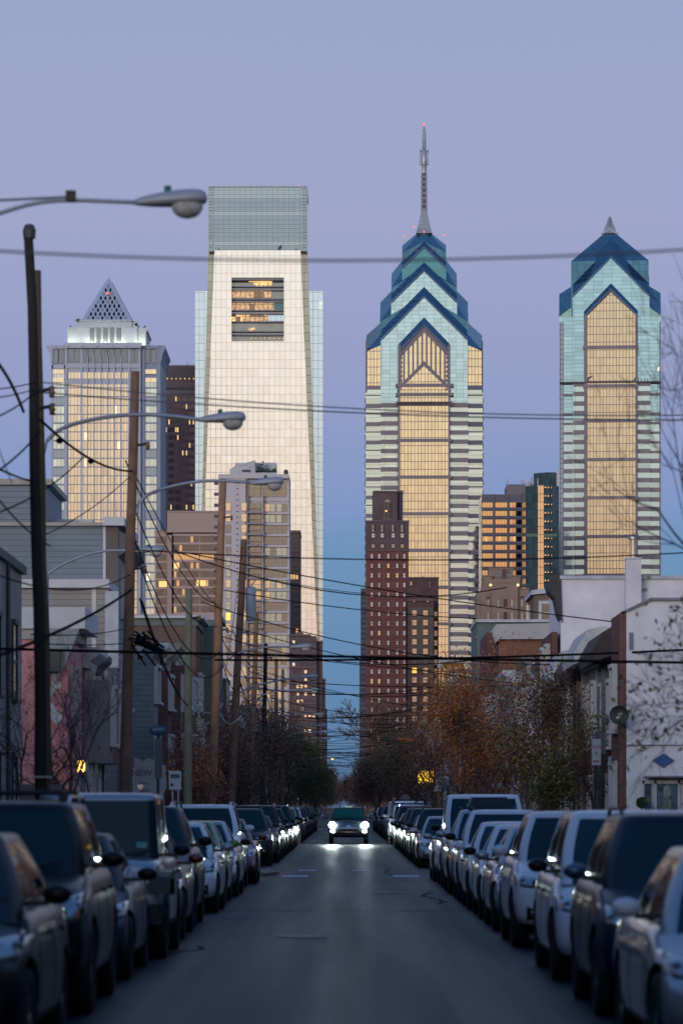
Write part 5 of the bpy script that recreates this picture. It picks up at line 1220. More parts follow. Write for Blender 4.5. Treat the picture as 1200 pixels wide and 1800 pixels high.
    # side seams, handles, sills
    for s in (-1, 1):
        m = MB(); Dx = (-s, 0, 0)
        for y in (S['wf']+R+.22, (S['wf']+R+.22+S['wr'])/2+.08, S['wr']-.05 if kind not in ('pickup', 'van') else L-.9):
            zl = S['zc']+.12 if y < S['wr']-.3 else 2*R+.1
            patch(bvh, lambda u, v: (0, y-.008+.016*u, zl+v*(S['belt']-.06-zl)), 1, 8, .003, Dx, m)
        patch(bvh, lambda u, v: (0, S['wf']+R+.2+u*(S['wr']-S['wf']-2*R-.4), S['zc']+.06+.05*v), 6, 1, .014, Dx, m)
        add('door_seam', m.mesh('door_seam', plastic))
        m = MB()
        for y in (S['wf']+R+1.05, S['wf']+R+2.0): patch(bvh, lambda u, v: (0, y+.17*u, S['belt']-.17+.032*v), 2, 1, .03, Dx, m)
        add('door_handle', m.mesh('door_handle', chrome if kind in ('sedan', 'suv') else plastic))
        m = MB().ell((s*(W/2*.97+.12), y0a+.42, S['belt']+.13), (.108, .07, .072), 14, 10); m2 = MB().box(*sorted((s*(W/2*.80), s*(W/2*.97+.06))), y0a+.40, y0a+.46, S['belt']+.05, S['belt']+.09)
        for i, v in enumerate(m.v):   # flat back, squarer face
            x, y, z = v; m.v[i] = (x, min(y, y0a+.45), z)
        add('mirror', m.mesh('mirror', P['white'], True), 'mirror', (('mirror_arm', m2.mesh('mirror_arm', plastic)),))
    # hood seam
    # wheels
    tr = MB().lathe((0, 0, 0), [(R*.66, -.09), (R*.90, -.11), (R*.985, -.09), (R, -.05), (R, .05), (R*.985, .09), (R*.90, .11), (R*.66, .09)], 28, 'x').mesh('wheel', tyre, True)
    rm = MB().lathe((0, 0, 0), [(R*.67, -.085), (R*.62, -.075), (R*.58, -.02), (R*.57, .0), (.001, .0)], 24, 'x')
    for i in range(5):
        a = 2*math.pi*i/5; c, s_ = math.cos(a), math.sin(a); w = .035
        rm.add([(-.07, c*.04-s_*w, s_*.04+c*w), (-.07, c*.04+s_*w, s_*.04-c*w), (-.085, c*R*.64+s_*w*.8, s_*R*.64-c*w*.8), (-.085, c*R*.64-s_*w*.8, s_*R*.64+c*w*.8), (-.03, c*.04-s_*w, s_*.04+c*w), (-.03, c*.04+s_*w, s_*.04-c*w), (-.03, c*R*.64+s_*w*.8, s_*R*.64-c*w*.8), (-.03, c*R*.64-s_*w*.8, s_*R*.64+c*w*.8)],
               [(0, 1, 2, 3), (0, 4, 5, 1), (1, 5, 6, 2), (3, 2, 6, 7), (0, 3, 7, 4)])
    rm.lathe((0, 0, 0), [(.001, -.085), (.035, -.08), (.045, -.03)], 10, 'x'); rim = rm.mesh('rim', rimm)
    S['wheel'] = (tr, rim)
    if S.get('rails'):
        m = MB()
        for s in (-1, 1): x = s*wt*.93; m.tube([(x, y0b+.35, H-.03), (x, y0b+.5, H+.04), (x, y1a-.3, H+.04), (x, y1a-.1, H-.03)], .018, 6)
        add('roof_rail', m.mesh('roof_rail', chrome if kind == 'bigsuv' else plastic), 'rails')
    if kind == 'pickup':
        m = MB().box(-.86, .86, 4.0, 5.4, S['belt']+.005, S['belt']+.05); add('bed_cover', m.mesh('bed_cover', plastic))
    if kind in ('van', 'pickup', 'bigsuv'):
        m = patch(bvh, lambda u, v: ((u*2-1)*W/2*.86, 0, S['zc']+.26+v*.06), 12, 1, .02, D); add('bumper_strip', m.mesh('bumper_strip', chrome if kind != 'bigsuv' else plastic))
    return parts
PROTO = {}
def place(kind, yfront, side, colr, label, outer=2.12, mirror=None, plate=False, rack=None, yaw=None, rim=rimm, group='cars parked along the kerbs', cat=None, dz=0, zs=1, xc=None, detail=True, ps=None, **k):
    if kind not in PROTO: PROTO[kind] = make_car(kind)
    S = SPEC[kind]; r = random.Random(int(yfront*31)+side)
    x = side*(outer+S['W']/2) if xc is None else xc; yaw = r.uniform(-.008, .008) if yaw is None else yaw
    cat = cat or {'sedan': 'car', 'hatch': 'car', 'suv': 'suv', 'bigsuv': 'suv', 'minivan': 'minivan', 'jeep': 'jeep', 'van': 'van', 'pickup': 'pickup truck'}[kind]
    name = {'sedan': 'parked_sedan', 'hatch': 'parked_hatchback', 'suv': 'parked_suv', 'bigsuv': 'parked_suv', 'minivan': 'parked_minivan', 'jeep': 'parked_off_roader', 'van': 'parked_van', 'pickup': 'pickup_truck'}[kind]
    if cat == 'jeep': cat = 'off-roader'
    R = root(name, label, cat, (x, yfront, 0.0), group, yaw)
    R.scale = (1, 1, zs)
    for nm, me, role, subs in PROTO[kind]:
        if role == 'rails' and rack == 'none': continue
        o = objm(nm, me, R)
        if role in ('paint', 'mirror'):
            o.material_slots[0].link = 'OBJECT'; o.material_slots[0].material = P[mirror] if (role == 'mirror' and mirror) else P[colr]
        if kind == 'jeep' and nm == 'cabin' and k.get('softtop'): o.material_slots[0].material = plastic
        for sn, sm in subs: objm(sn, sm, o)
    tr, rm = S['wheel']
    for y in (S['wf'], S['wr']):
        for s in (-1, 1):
            w = objm('wheel', tr, R, loc=(s*(S['W']/2-.13), y, S['R']-.005)); q = objm('rim', rm, w)
            q.material_slots[0].link = 'OBJECT'; q.material_slots[0].material = rim
            if s > 0: q.rotation_euler = (0, 0, math.pi)
    if plate:
        p = objm('licence_plate', PL, R, loc=(0, -.02+.0, S['zc']+.24))
    if rack == 'bars':
        m = MB()
        for y in (S['ws'][1]+.5, S['rg'][0]-.6): m.tube([(-.62, y, S['H']+.08), (.62, y, S['H']+.08)], .025, 6); m.box(-.64, -.56, y-.04, y+.04, S['H']-.02, S['H']+.09).box(.56, .64, y-.04, y+.04, S['H']-.02, S['H']+.09)
        m.build('roof_rack', plastic, R)
    if rack == 'box':
        MB().prismz([(-.45, 1.9), (.45, 1.9), (.45, 3.6), (-.45, 3.6)], S['H']+.06, S['H']+.26, [(-.35, 2.1), (.35, 2.1), (.35, 3.5), (-.35, 3.5)]).build('roof_box', plastic, R)
    if rack == 'ladder':
        m = MB()
        for s in (-.75, .75):
            m.tube([(s, 1.3, S['H']+.22), (s, 5.3, S['H']+.22)], .035, 6)
            for y in (1.4, 3.9, 5.2): m.tube([(s*1.15, y, 1.15), (s, y, S['H']+.22)], .03, 5)
        for y in (1.4, 3.9, 5.2): m.tube([(-.75, y, S['H']+.22), (.75, y, S['H']+.22)], .03, 5)
        m.build('ladder_rack', plastic, R)
    return R
PL = MB().box(-.15, .15, -.035, .0, 0, .15).mesh('licence_plate', platem)
# ---- left row, near to far ----
LR = [('hatch', 23.2, 'black', 'black hatchback at the bottom left corner, nose cropped by the frame', dict(mirror='black', zs=1.05, outer=2.18)),
 ('bigsuv', 28.8, 'black', 'black SUV with roof rails right behind the bottom left hatchback', dict(rack='bars', outer=2.16, mirror='black')),
 ('sedan', 34.8, 'slate', 'blue grey sedan in the left row between the black SUV and the off-roader', dict(mirror='black', outer=2.2)),
 ('jeep', 40.0, 'silver', 'silver boxy off-roader with upright windshield in the left row', dict(outer=2.1, mirror='black', rim=rimd)),
 ('sedan', 45.6, 'maroon', 'maroon sedan mostly hidden behind the boxy off-roader', dict(mirror='red', outer=2.15)),
 ('suv', 50.0, 'navy', 'navy SUV with black mirror in front of the white hatchback', dict(mirror='black', zs=1.04, outer=2.2)),
 ('hatch', 57.0, 'white', 'white hatchback in the left row with a dark lower grille', dict(mirror='silver')),
 ('hatch', 62.4, 'green', 'lime green hatchback in the left row', dict(mirror='green', outer=2.17)),
 ('sedan', 67.6, 'silver', 'silver sedan between the green hatchback and the white SUV', dict(mirror='black', outer=2.12)),
 ('bigsuv', 73.2, 'white', 'large white SUV standing above its neighbours in the left row', dict(mirror='white', outer=2.2)),
 ('sedan', 79.0, 'red', 'red sedan, last car before the crosswalk in the left row', dict(mirror='red', outer=2.02))]
RR = [('sedan', 22.6, 'silver', 'silver sedan at the bottom right corner cropped by the frame', dict(mirror='white', outer=2.1)),
 ('suv', 28.6, 'navy', 'dark navy SUV second from the bottom right corner', dict(mirror='blue', plate=True, outer=2.13)),
 ('minivan', 34.6, 'white', 'white minivan with long roof behind the navy SUV', dict(mirror='black', outer=2.12)),
 ('suv', 43.0, 'white', 'white SUV with amber side marker ahead of the white minivan', dict(mirror='white', rack='none', outer=2.12)),
 ('sedan', 48.8, 'silver', 'silver grey sedan behind the white SUV in the right row', dict(mirror='silver', outer=2.12)),
 ('sedan', 53.9, 'white', 'white sedan in the middle of the right row of white cars', dict(mirror='black', plate=True)),
 ('hatch', 59.0, 'white', 'white hatchback in the right row behind the white SUV with roof rails', dict(mirror='white')),
 ('suv', 63.8, 'white', 'white SUV with black mirrors and roof rails in the right row', dict(mirror='black', outer=2.1)),
 ('suv', 69.6, 'silver', 'silver SUV carrying a black roof box in the right row', dict(rack='box', mirror='silver', outer=2.1)),
 ('van', 75.6, 'white', 'tall white van with amber corner light, highest roof in the right row', dict(mirror='black', outer=2.12)),
 ('sedan', 81.6, 'silver', 'silver sedan, last car before the crosswalk in the right row', dict(outer=2.1))]
for kd, y, c, lab, kw in LR: place(kd, y, -1, c, lab, **kw)
for kd, y, c, lab, kw in RR: place(kd, y, 1, c, lab, **kw)
van_marker = None
KN = dict(sedan='sedan', hatch='hatchback', suv='SUV', bigsuv='large SUV', minivan='minivan', jeep='off-roader', van='van', pickup='pickup truck')
def far_row(side, start, seq, sname):
    y = start
    for n, (kd, c, kw) in enumerate(seq):
        kw = dict(kw); gap = kw.pop('gap', .75)
        w = ORD[n] if n < 38 else 'farthest'
        place(kd, y, side, c, f"{c} {KN[kd]}, {w} parked car past the crosswalk on the {sname}", **kw); y += SPEC[kd]['L']+gap
r = random.Random(77)
kinds = ['sedan', 'suv', 'sedan', 'suv', 'hatch', 'bigsuv', 'sedan', 'suv', 'minivan']; dark = ['black', 'navy', 'charcoal', 'grey', 'slate', 'bronze', 'silver', 'charcoal', 'black', 'white', 'maroon']
def rest(n): return [(r.choice(kinds), r.choice(dark), {}) for i in range(n)]
far_row(-1, 103.5, [('suv', 'slate', dict(outer=2.2)), ('sedan', 'bronze', {}), ('bigsuv', 'charcoal', {}), ('sedan', 'slate', {}), ('sedan', 'charcoal', {}), ('suv', 'navy', {}), ('sedan', 'grey', {}), ('bigsuv', 'navy', {}), ('sedan', 'black', {}), ('suv', 'charcoal', {})]+rest(20), 'left')
far_row(1, 100.0, [('sedan', 'silver', {}), ('suv', 'black', {}), ('hatch', 'silver', {}), ('sedan', 'black', {}), ('suv', 'charcoal', {}), ('sedan', 'black', {}), ('suv', 'grey', {}), ('sedan', 'charcoal', {}), ('sedan', 'black', dict(gap=1.2)), ('sedan', 'silver', dict(outer=2.2)), ('bigsuv', 'red', dict(outer=2.2)), ('pickup', 'white', dict(rack='ladder', outer=2.1)), ('van', 'white', {}), ('bigsuv', 'white', {}), ('van', 'white', {})]+rest(15), 'right')
# ---- the approaching vehicle with headlights on ----
D = place('pickup', 163.5, 1, 'charcoal', 'dark truck driving toward the camera with bright headlights on', xc=X(612.5, 164), yaw=0, group=None, mirror='black', rim=rimd); D.name = 'driving_truck'; D.scale = (.95, .95, .93)
beam = mat('headlight_beam', (1, 1, 1), .3, em=(.80, 1, .95), es=320, nz=None); beam2 = mat('fog_beam', (1, 1, 1), .3, em=(.85, .95, 1), es=35, nz=None)
for s in (-1, 1):
    MB().lathe((s*.83, -.02+.10, .99), [(.001, -.05), (.11, -.045), (.165, -.02), (.165, .05)], 16, 'y').build('lit_headlight', beam, D, smooth=True)
    MB().ell((s*.80, .06, .66), (.12, .04, .06), 12, 8).build('lit_fog_light', beam2, D, smooth=True)
    ld = bpy.data.lights.new('headlight_spot', 'SPOT'); ld.energy = 900; ld.spot_size = RAD(22); ld.spot_blend = .9; ld.color = (.86, 1, .93); ld.shadow_soft_size = .09
    lo = bpy.data.objects.new('headlight_spot', ld); C.objects.link(lo); lo.parent = D; lo.location = (s*.83, -.10, .99); lo.rotation_euler = (RAD(90-.7), 0, math.pi)
MB().box(-.18, .18, 1.95, 2.5, 1.90, 1.97).build('roof_marker', P['silver'], D)
# a second car far behind on the left with one dim light
# ================= poles, lamps, wires, signs =================
wood = mat('weathered_pole_wood', (.19, .11, .075), .9, nz=(3, .35), bump=(9, .4)); wood_b = mat('creosote_pole_wood', (.018, .014, .014), .85, nz=(3, .35)); wood_l = mat('pale_pole_wood', (.30, .17, .105), .9, nz=(3, .3), bump=(9, .4)); wood_g = mat('grey_green_pole', (.17, .18, .13), .9, nz=(3, .3))
galv = mat('galvanised_arm', (.32, .35, .40), .45, .4, nz=(4, .1)); headm = mat('lamp_head_grey', (.34, .37, .42), .5, .2, nz=(5, .08)); globe = mat('lamp_refractor', (.48, .47, .46), .12, .0, coat=.6, nz=(20, .35)); cell = mat('photocell_green', (.02, .14, .09), .5, nz=None)
wirem = mat('cable_black', (.008, .008, .011), .9, nz=None, spec=.03); wireg = mat('cable_grey', (.12, .12, .16), .6, nz=None)
def PT(px, py, z): return Vector((X(px, z), z, Z(py, z)))
def pole(label, top, base, z, r, m, extras=None, foot=None):
    t = PT(top[0], top[1], z); b = PT(base[0], base[1], z); d = (b-t)/(b.z-t.z); g = b+d*(.1-b.z)
    R = root('utility_pole', label, 'utility pole', (g.x, g.y, g.z), 'utility poles along the left kerb'); n = 9; rr = random.Random(int(z))
    pts = []
    for i in range(n+1):
        p = (t-g)*(i/n); pts.append(p+Vector((rr.uniform(-.02, .02), rr.uniform(-.02, .02), 0)))
    MB().tube(pts, [r*(1.18-.36*i/n) for i in range(n+1)], 12).build('shaft', m, R, smooth=True); H = (t-g).z; R['h'] = 0
    del R['h']
    at = lambda f: (t-g)*f
    for f in ((.93,) if extras is None else extras.get('insul', ())):
        p = at(f); MB().tube([p+Vector((0, 0, -.05)), p+Vector((r+.18, 0, .0))], .03, 5).build('bracket', metal_dark, R); MB().lathe(p+Vector((r+.2, 0, -.05)), [(.01, -.08), (.05, -.07), (.035, -.03), (.055, 0), (.035, .04), (.05, .08), (.01, .1)], 10).build('insulator', mat('brown_porcelain', (.14, .07, .05), .25), R, smooth=True)
    return R, at
# 1 and its twin
R, at = pole('dark creosoted pole at the left with grey boxes strapped on, tallest pole in view', (52, 405), (74, 1400), 51, .085, wood_b, dict(insul=(.745, .77)))
for s, w in ((-1, .22), (1, .16)):
    p = at(.175); MB().box(p.x+s*.21-w/2, p.x+s*.21+w/2, -.12, .12, p.z-.22, p.z+.23).build('control_box', mat('taupe_box', (.17, .15, .15), .7), R)
MB().box(at(.19).x-.14, at(.19).x+.14, -.13, .13, at(.19).z+.17, at(.19).z+.2).build('strap', metal_grey, R); MB().box(at(.1).x-.14, at(.1).x+.14, -.13, .13, at(.11).z, at(.11).z+.03).build('strap', metal_grey, R)
MB().lathe(at(1.0), [(.09, -.12), (.10, 0), (.07, .08), (.01, .1)], 10).build('pole_cap', metal_dark, R)
pole('brown wooden pole close behind the dark creosoted pole', (66, 476), (80, 1400), 52.6, .085, mat('tan_pole_wood', (.10, .07, .035), .9, nz=(3, .3)), dict(insul=()))
R, at = pole('brown wooden pole with black cable splices, second from the left', (237, 653), (219, 1400), 72, .112, wood, dict(insul=(.86, .62)))
rr = random.Random(6); m = MB()
for i in range(9):
    c = at(.46+.045*rr.random())+Vector((rr.uniform(-.05, .42), rr.uniform(-.2, .0), 0)); m.tube([c, c+Vector((rr.uniform(-.1, .35), 0, rr.uniform(-.3, .1))), c+Vector((rr.uniform(.1, .5), 0, rr.uniform(-.45, -.1)))], .022, 5)
m.build('cable_loop', wirem, R); p = at(.475); MB().tube([p+Vector((.15, -.12, .05)), p+Vector((.75, -.12, -.22))], [.09, .06], 10).build('splice_case', wirem, R)
pole('light brown leaning wooden pole before the apartment tower', (392, 842), (372, 1400), 121, .15, wood_l, dict(insul=(.9, .6)))
R, at = pole('grey brown wooden pole carrying a tall pale transformer', (429, 948), (409, 1345), 141, .16, wood, dict(insul=(.7,)))
p = at(.79); MB().lathe((p.x+.42, 0, p.z-.7), [(.01, 0), (.2, 0), (.21, .05), (.21, 1.3), (.17, 1.4), (.01, 1.42)], 14).build('transformer', mat('transformer_grey', (.26, .32, .38), .5, .2), R, smooth=True)
MB().tube([(p.x+.42, 0, p.z+.72), (p.x+.6, 0, p.z+1.0)], .03, 6).build('bushing', metal_grey, R)
pole('weathered wooden pole, fifth along the left kerb', (451, 1077), (443, 1320), 175, .14, wood, dict(insul=(.93,)))
pole('black wooden pole, sixth along the left kerb', (467, 1132), (464, 1320), 197, .13, wood_b, dict(insul=(.93,)))
for i, (px, py, z) in enumerate(((486, 1158, 226), (497, 1176, 252), (510, 1190, 284), (520, 1212, 318), (530, 1232, 360), (540, 1252, 410))): pole(f'slim wooden pole, {ORD[6+i]} along the left kerb', (px, py), (px-1, 1350), z, .13, wood, dict(insul=()))
pole('pale grey green pole beside the brown brick building', (333, 1036), (331, 1330), 101, .115, wood_g, dict(insul=(.9,)))
R = root('utility_pole', 'wooden pole outside the left edge that carries the nearest street lamp', 'utility pole', (-4.75, 35, .1), 'utility poles along the left kerb'); MB().tube([(0, 0, 0), (0, 0, 5), (0, 0, 10)], [.15, .13, .11], 10).build('shaft', wood, R, smooth=True)

def lamp(label, arm, head, z, r=.03, L=.75, brace=None, lit=False, slope=.02):
    """arm: photo points; head: (px left end, py centre)"""
    a = [PT(px, py, z) for px, py in arm]; h0 = PT(head[0], head[1], z)
    R = root('street_lamp', label, 'street lamp', tuple(h0), 'cobra head street lamps reaching over the street')
    pts = []
    A = [p-h0 for p in a]
    for i in range(len(A)-1):           # smooth the arm
        p0, p1, p2, p3 = A[max(i-1, 0)], A[i], A[i+1], A[min(i+2, len(A)-1)]
        for t in (0, .25, .5, .75): pts.append(.5*((2*p1)+(p2-p0)*t+(2*p0-5*p1+4*p2-p3)*t*t+(-p0+3*p1-3*p2+p3)*t**3))
    pts.append(A[-1]); MB().tube(pts, r, 8).build('arm', galv, R, smooth=True)
    if brace: MB().tube([PT(px, py, z)-h0 for px, py in brace], r*.7, 6).build('arm_brace', galv, R); q = PT(brace[-1][0], brace[-1][1], z)-h0; MB().box(q.x-.05, q.x+.05, -.05, .05, q.z-.05, q.z+.06).build('clamp', mat('rusty_clamp', (.06, .045, .04), .8), R)
    m = MB(); N = 12; vs = []
    prof = [(0, .045, .04), (.06, .06, .055), (.2, .10, .08), (.4, .14, .10), (.6, .165, .115), (.78, .17, .115), (.9, .15, .105), (.97, .10, .075), (1, .02, .02)]
    for t, wy, hz in prof:
        for k in range(N):
            an = 2*math.pi*k/N; vs.append((t*L, wy*math.cos(an), hz*math.sin(an)*(1 if math.sin(an) > 0 else .55)+.02*t+slope*t))
    fs = [(j*N+k, j*N+(k+1) % N, (j+1)*N+(k+1) % N, (j+1)*N+k) for j in range(len(prof)-1) for k in range(N)]+[tuple(range(N)), tuple(range(len(vs)-N, len(vs)))]
    H = m.add(vs, fs).build('lamp_head', headm, R, smooth=True)
    gm = globe if not lit else mat('sodium_glow', (1, .5, .1), .3, em=(1, .55, .12), es=3, nz=None)
    MB().lathe((L*.72, 0, -.035), [(.165, .02), (.16, -.03), (.13, -.075), (.09, -.105), (.04, -.12), (.001, -.124)], 18).build('refractor', gm, H, smooth=True)
    MB().lathe((L*.45, 0, .09), [(.001, .09), (.035, .085), (.042, .0), (.042, -.02)], 10).build('photocell', cell, H, smooth=True)
    return R
lamp('nearest cobra head street lamp, large and blurred at the upper left', [(-215, 470), (-120, 415), (0, 375), (60, 358), (125, 352), (242, 356)], (238, 357), 35, .022, .74, brace=[(-215, 340), (0, 352), (125, 346)])
lamp('grey cobra head street lamp on the dark pole, below and right of the nearest lamp', [(76, 800), (84, 775), (112, 752), (170, 736), (235, 729), (300, 731), (352, 738)], (350, 739), 54, .032, .74)
lamp('grey cobra head street lamp on the second pole, in front of the apartment tower roof', [(240, 905), (246, 882), (275, 863), (325, 850), (375, 845), (442, 848)], (440, 850), 73, .034, .72)
R = lamp('small pale street lamp before the pyramid tower, left of the second pole', [(82, 1012), (105, 995), (150, 976), (190, 968), (240, 968)], (238, 969), 91, .035, .76)
R2 = root('lamp_post', 'slim grey lamp post behind the dark pole at the cross street', 'lamp post', (X(82, 91), 91, .1)); MB().tube([(0, 0, 0), (0, 0, Z(1008, 91)-.1)], [.1, .07], 10).build('shaft', galv, R2, smooth=True)
for i, (ar, hd, z) in enumerate(((((400, 1160), (420, 1148), (460, 1138), (512, 1137)), (510, 1138), 124), (((402, 1235), (432, 1212), (480, 1198), (528, 1190)), (526, 1191), 143), (((451, 1232), (462, 1222), (490, 1214), (535, 1213)), (533, 1214), 176), (((468, 1280), (472, 1268), (500, 1257), (548, 1256)), (546, 1257), 198), (((487, 1290), (500, 1280), (530, 1275), (556, 1275)), (555, 1276), 228), (((498, 1300), (515, 1290), (540, 1286), (562, 1286)), (560, 1287), 256), (((520, 1310), (535, 1300), (552, 1297), (568, 1297)), (566, 1298), 310))):
    lamp(f'slender street lamp arm over the left lane, {ORD[i]} of the small distant lamps', ar, hd, z, .035, .78)
lamp('distant street lamp glowing orange over the middle of the street', [(545, 1345), (555, 1334), (576, 1332)], (575, 1333), 395, .05, .8, lit=True)

def wire(a, b, sag, r, label, m=wirem, group=None, n=22):
    a, b = Vector(a), Vector(b); pts = []
    for i in range(n+1):
        t = i/n; p = a.lerp(b, t); p.z -= 4*sag*t*(1-t); pts.append(p-a)
    R = MB().tube(pts, r, 5).build('overhead_wire', m, None, smooth=True); R.location = a
    return setp(R, label, 'wire', group)
wire(PT(-160, 431, 23), PT(1360, 428, 23), .11, .0085, 'thick pale blurred cable spanning the whole sky behind the nearest lamp', wireg)
wire(PT(74, 690, 51), PT(1290, 738, 52), .12, .011, 'upper of the two thin wires running from the dark pole to the right edge', wireg)
wire(PT(74, 672, 51), PT(1290, 728, 52), .18, .010, 'lower of the two thin wires running from the dark pole to the right edge', wireg)
wire(PT(232, 966, 72), PT(1290, 966, 72), .22, .014, 'dark wire crossing the gap between the towers at mid height', wirem)
wire(PT(-60, 1139, 60), PT(1290, 1166, 60), .02, .026, 'thick black cable crossing the whole street low over the houses')
wire(PT(378, 1160, 110), PT(1290, 1138, 95), .12, .034, 'thick black cable just above the lowest cable, right half')
wire(PT(-60, 1172, 38), PT(232, 1036, 72), .12, .026, 'thick dark cable rising from the left edge to the second pole')
wire(PT(72, 738, 51), PT(232, 828, 72), .20, .022, 'knotted black cable sagging between the two nearest poles')
for k, (px, py) in enumerate(((105, 775), (160, 811))):
    o = MB().ell((0, 0, 0), (.06, .06, .05), 8, 6).build('cable_clamp', wirem, None, smooth=True, label=('first' if k == 0 else 'second')+' black clamp on the knotted cable between the nearest poles', cat='cable clamp'); o.location = PT(px, py, 51+21*(px-72)/160)
for (a, b, s, r, lab) in (((-30, 610, 36), (42, 724, 50), -.12, .022, 'curved black cable dropping from the left edge to the dark pole'), ((-30, 686, 40), (62, 672, 51), .02, .009, 'thin wire from the left edge to the dark pole, upper one'), ((-30, 702, 40), (62, 684, 51), .02, .009, 'thin wire from the left edge to the dark pole, lower one'),
                          ((-30, 742, 40), (62, 690, 51), .05, .012, 'dark wire climbing from the left edge to the insulator'), ((-30, 808, 40), (56, 846, 51), .03, .016, 'dark wire sloping down from the left edge toward the dark pole'), ((-30, 845, 40), (70, 760, 51), .06, .014, 'dark wire climbing steeply to the dark pole'),
                          ((-30, 842, 35), (90, 960, 60), .10, .012, 'thin wire crossing the left rooftops downward'), ((0, 900, 45), (150, 800, 66), .12, .013, 'grey wire rising from the left rooftops to the pole gap'), ((80, 940, 60), (228, 838, 72), .1, .010, 'thin wire rising to the second pole across the pyramid tower'), ((-20, 735, 36), (22, 850, 40), .02, .006, 'very thin guy wire at the left edge'),
                          ((246, 1052, 72), (330, 1240, 100), .35, .02, 'black drop cable falling from the second pole to the right'), ((250, 1056, 72), (352, 1256, 118), .6, .014, 'thinner drop cable beside the falling black cable'), ((238, 835, 72), (390, 1075, 121), .3, .013, 'thin wire from the second pole down to the leaning pole'),
                          ((-30, 1000, 44), (228, 1010, 72), .3, .012, 'thin wire from the left edge to the second pole'), ((55, 1115, 60), (240, 1100, 90), .1, .012, 'dark wire before the pink corner house, upper one'), ((55, 1130, 60), (240, 1128, 90), .06, .012, 'dark wire before the pink corner house, lower one'),
                          ((426, 960, 141), (386, 1235, 121), .5, .012, 'thin wire looping between the leaning pole and the transformer pole'), ((432, 1010, 141), (640, 1043, 200), .1, .018, 'thin wire from the transformer across the sky gap')):
    wire(PT(*a), PT(*b), s, r, lab)
# loose pale loops by the leaning pole
for k, (pts, lab) in enumerate((([(340, 1240), (352, 1251), (368, 1254), (384, 1248), (392, 1236)], 'pale cable loop hanging beside the leaning pole'), ([(384, 1250), (395, 1268), (405, 1274), (414, 1268), (425, 1258)], 'pale cable loop hanging beside the transformer pole'))):
    q = [PT(a, b, 122) for a, b in pts]; o = MB().tube([p-q[0] for p in q], .03, 6).build('cable_loop', galv, None, smooth=True, label=lab, cat='cable'); o.location = q[0]
r = random.Random(21)
for i in range(46):
    z = 95+i*9+r.uniform(-3, 3); h0 = r.uniform(7.0, 9.6); h1 = r.uniform(6.8, 9.4)
    wire((-4.7, z, h0), (r.choice((7.9, 4.9, 7.9)), z+r.uniform(-8, 14), h1), r.uniform(.15, .7), .015+z*.00003, 'thin dark wire crossing high over the street beyond the crosswalk', wirem, 'thin wires crossing the street', 12)
pz = [51, 72, 121, 141, 175, 197, 226, 252, 284, 318, 360, 410]
for i, (a, b) in enumerate(zip(pz[1:], pz[2:])):
    for j, (h, s) in enumerate(((9.1, .5), (8.3, .7), (7.4, .9), (6.9, 1.0))):
        wire((-4.62+.1*j, a, h), (-4.62+.1*j, b, h-.1), s*(b-a)/40, .013+.00004*a, 'dark wire strung from pole to pole along the left kerb', wirem, 'wires strung along the left poles', 10)
# ---- signs ----
def text(s, size, m, parent, loc, rot=(RAD(90), 0, 0)):
    c = bpy.data.curves.new('t', 'FONT'); c.body = s; c.size = size; c.align_x = 'CENTER'; c.extrude = .004; o = bpy.data.objects.new('t', c); C.objects.link(o)
    dg = bpy.context.evaluated_depsgraph_get(); me = bpy.data.meshes.new_from_object(o.evaluated_get(dg)); bpy.data.objects.remove(o); me.materials.clear(); me.materials.append(m)
    q = objm('lettering', me, parent, loc=loc); q.rotation_euler = rot; return q
postm = mat('green_post', (.03, .05, .05), .5, .3); signw = mat('sign_white', (.55, .56, .6), .45, nz=(4, .08)); signr = mat('sign_red', (.45, .03, .04), .5); textb = mat('lettering_dark', (.05, .06, .1), .6)
z = 61; R = root('parking_sign', 'white parking sign with red lettering on a dark post before the white corner house', 'sign', (X(1041, z), z, .13)); MB().tube([(0, 0, 0), (.06, 0, Z(1302, z)-.13)], .028, 8).build('post', postm, R)
MB().box(-.02, .14, -.05, -.03, Z(1345, z)-.13, Z(1299, z)-.13).build('sign_plate', signw, R); text('NO', .09, signr, R, (.06, -.055, Z(1316, z)-.13)); text('P', .1, signr, R, (.06, -.055, Z(1328, z)-.13)); MB().box(.0, .12, -.056, -.05, Z(1340, z)-.13, Z(1337, z)-.13).build('arrow_bar', signr, R)
z = 63; R = root('sign_post', 'plain dark steel post right of the parking sign', 'post', (X(1059, z), z, .13)); MB().tube([(0, 0, 0), (-.02, 0, Z(1286, z)-.13)], .035, 8).build('post', postm, R); MB().box(-.09, .05, -.05, -.03, Z(1325, z)-.13, Z(1287, z)-.13).build('sign_plate', mat('dull_sign_back', (.10, .11, .12), .5), R)
z = 82; R = root('street_sign', 'blue oval sign on a dark post at the left kerb', 'sign', (X(278, z), z, .13)); MB().tube([(0, 0, 0), (0, 0, Z(1290, z)-.13)], .035, 8).build('post', postm, R)
hz = Z(1284, z)-.13; MB().ell((0, -.04, hz), (.21, .025, .13), 24, 12).build('oval_plate', mat('sign_blue', (.02, .08, .16), .4), R, smooth=True); MB().box(-.13, .12, -.065, -.06, hz-.0, hz+.05).build('oval_lettering', mat('pale_blue_mark', (.2, .32, .42), .5), R); MB().box(-.08, .1, -.05, -.03, Z(1368, z)-.13, Z(1298, z)-.13).build('side_plate', mat('dull_sign_back', (0, 0, 0)), R)
z = 91; R = root('bus_stop_sign', 'small white notice board with a dark picture on twin posts at the left', 'sign', (X(308, z), z, .13))
for a in (-.07, .08): MB().tube([(a, 0, 0), (a, 0, Z(1360, z)-.13)], .03, 6).build('post', galv, R)
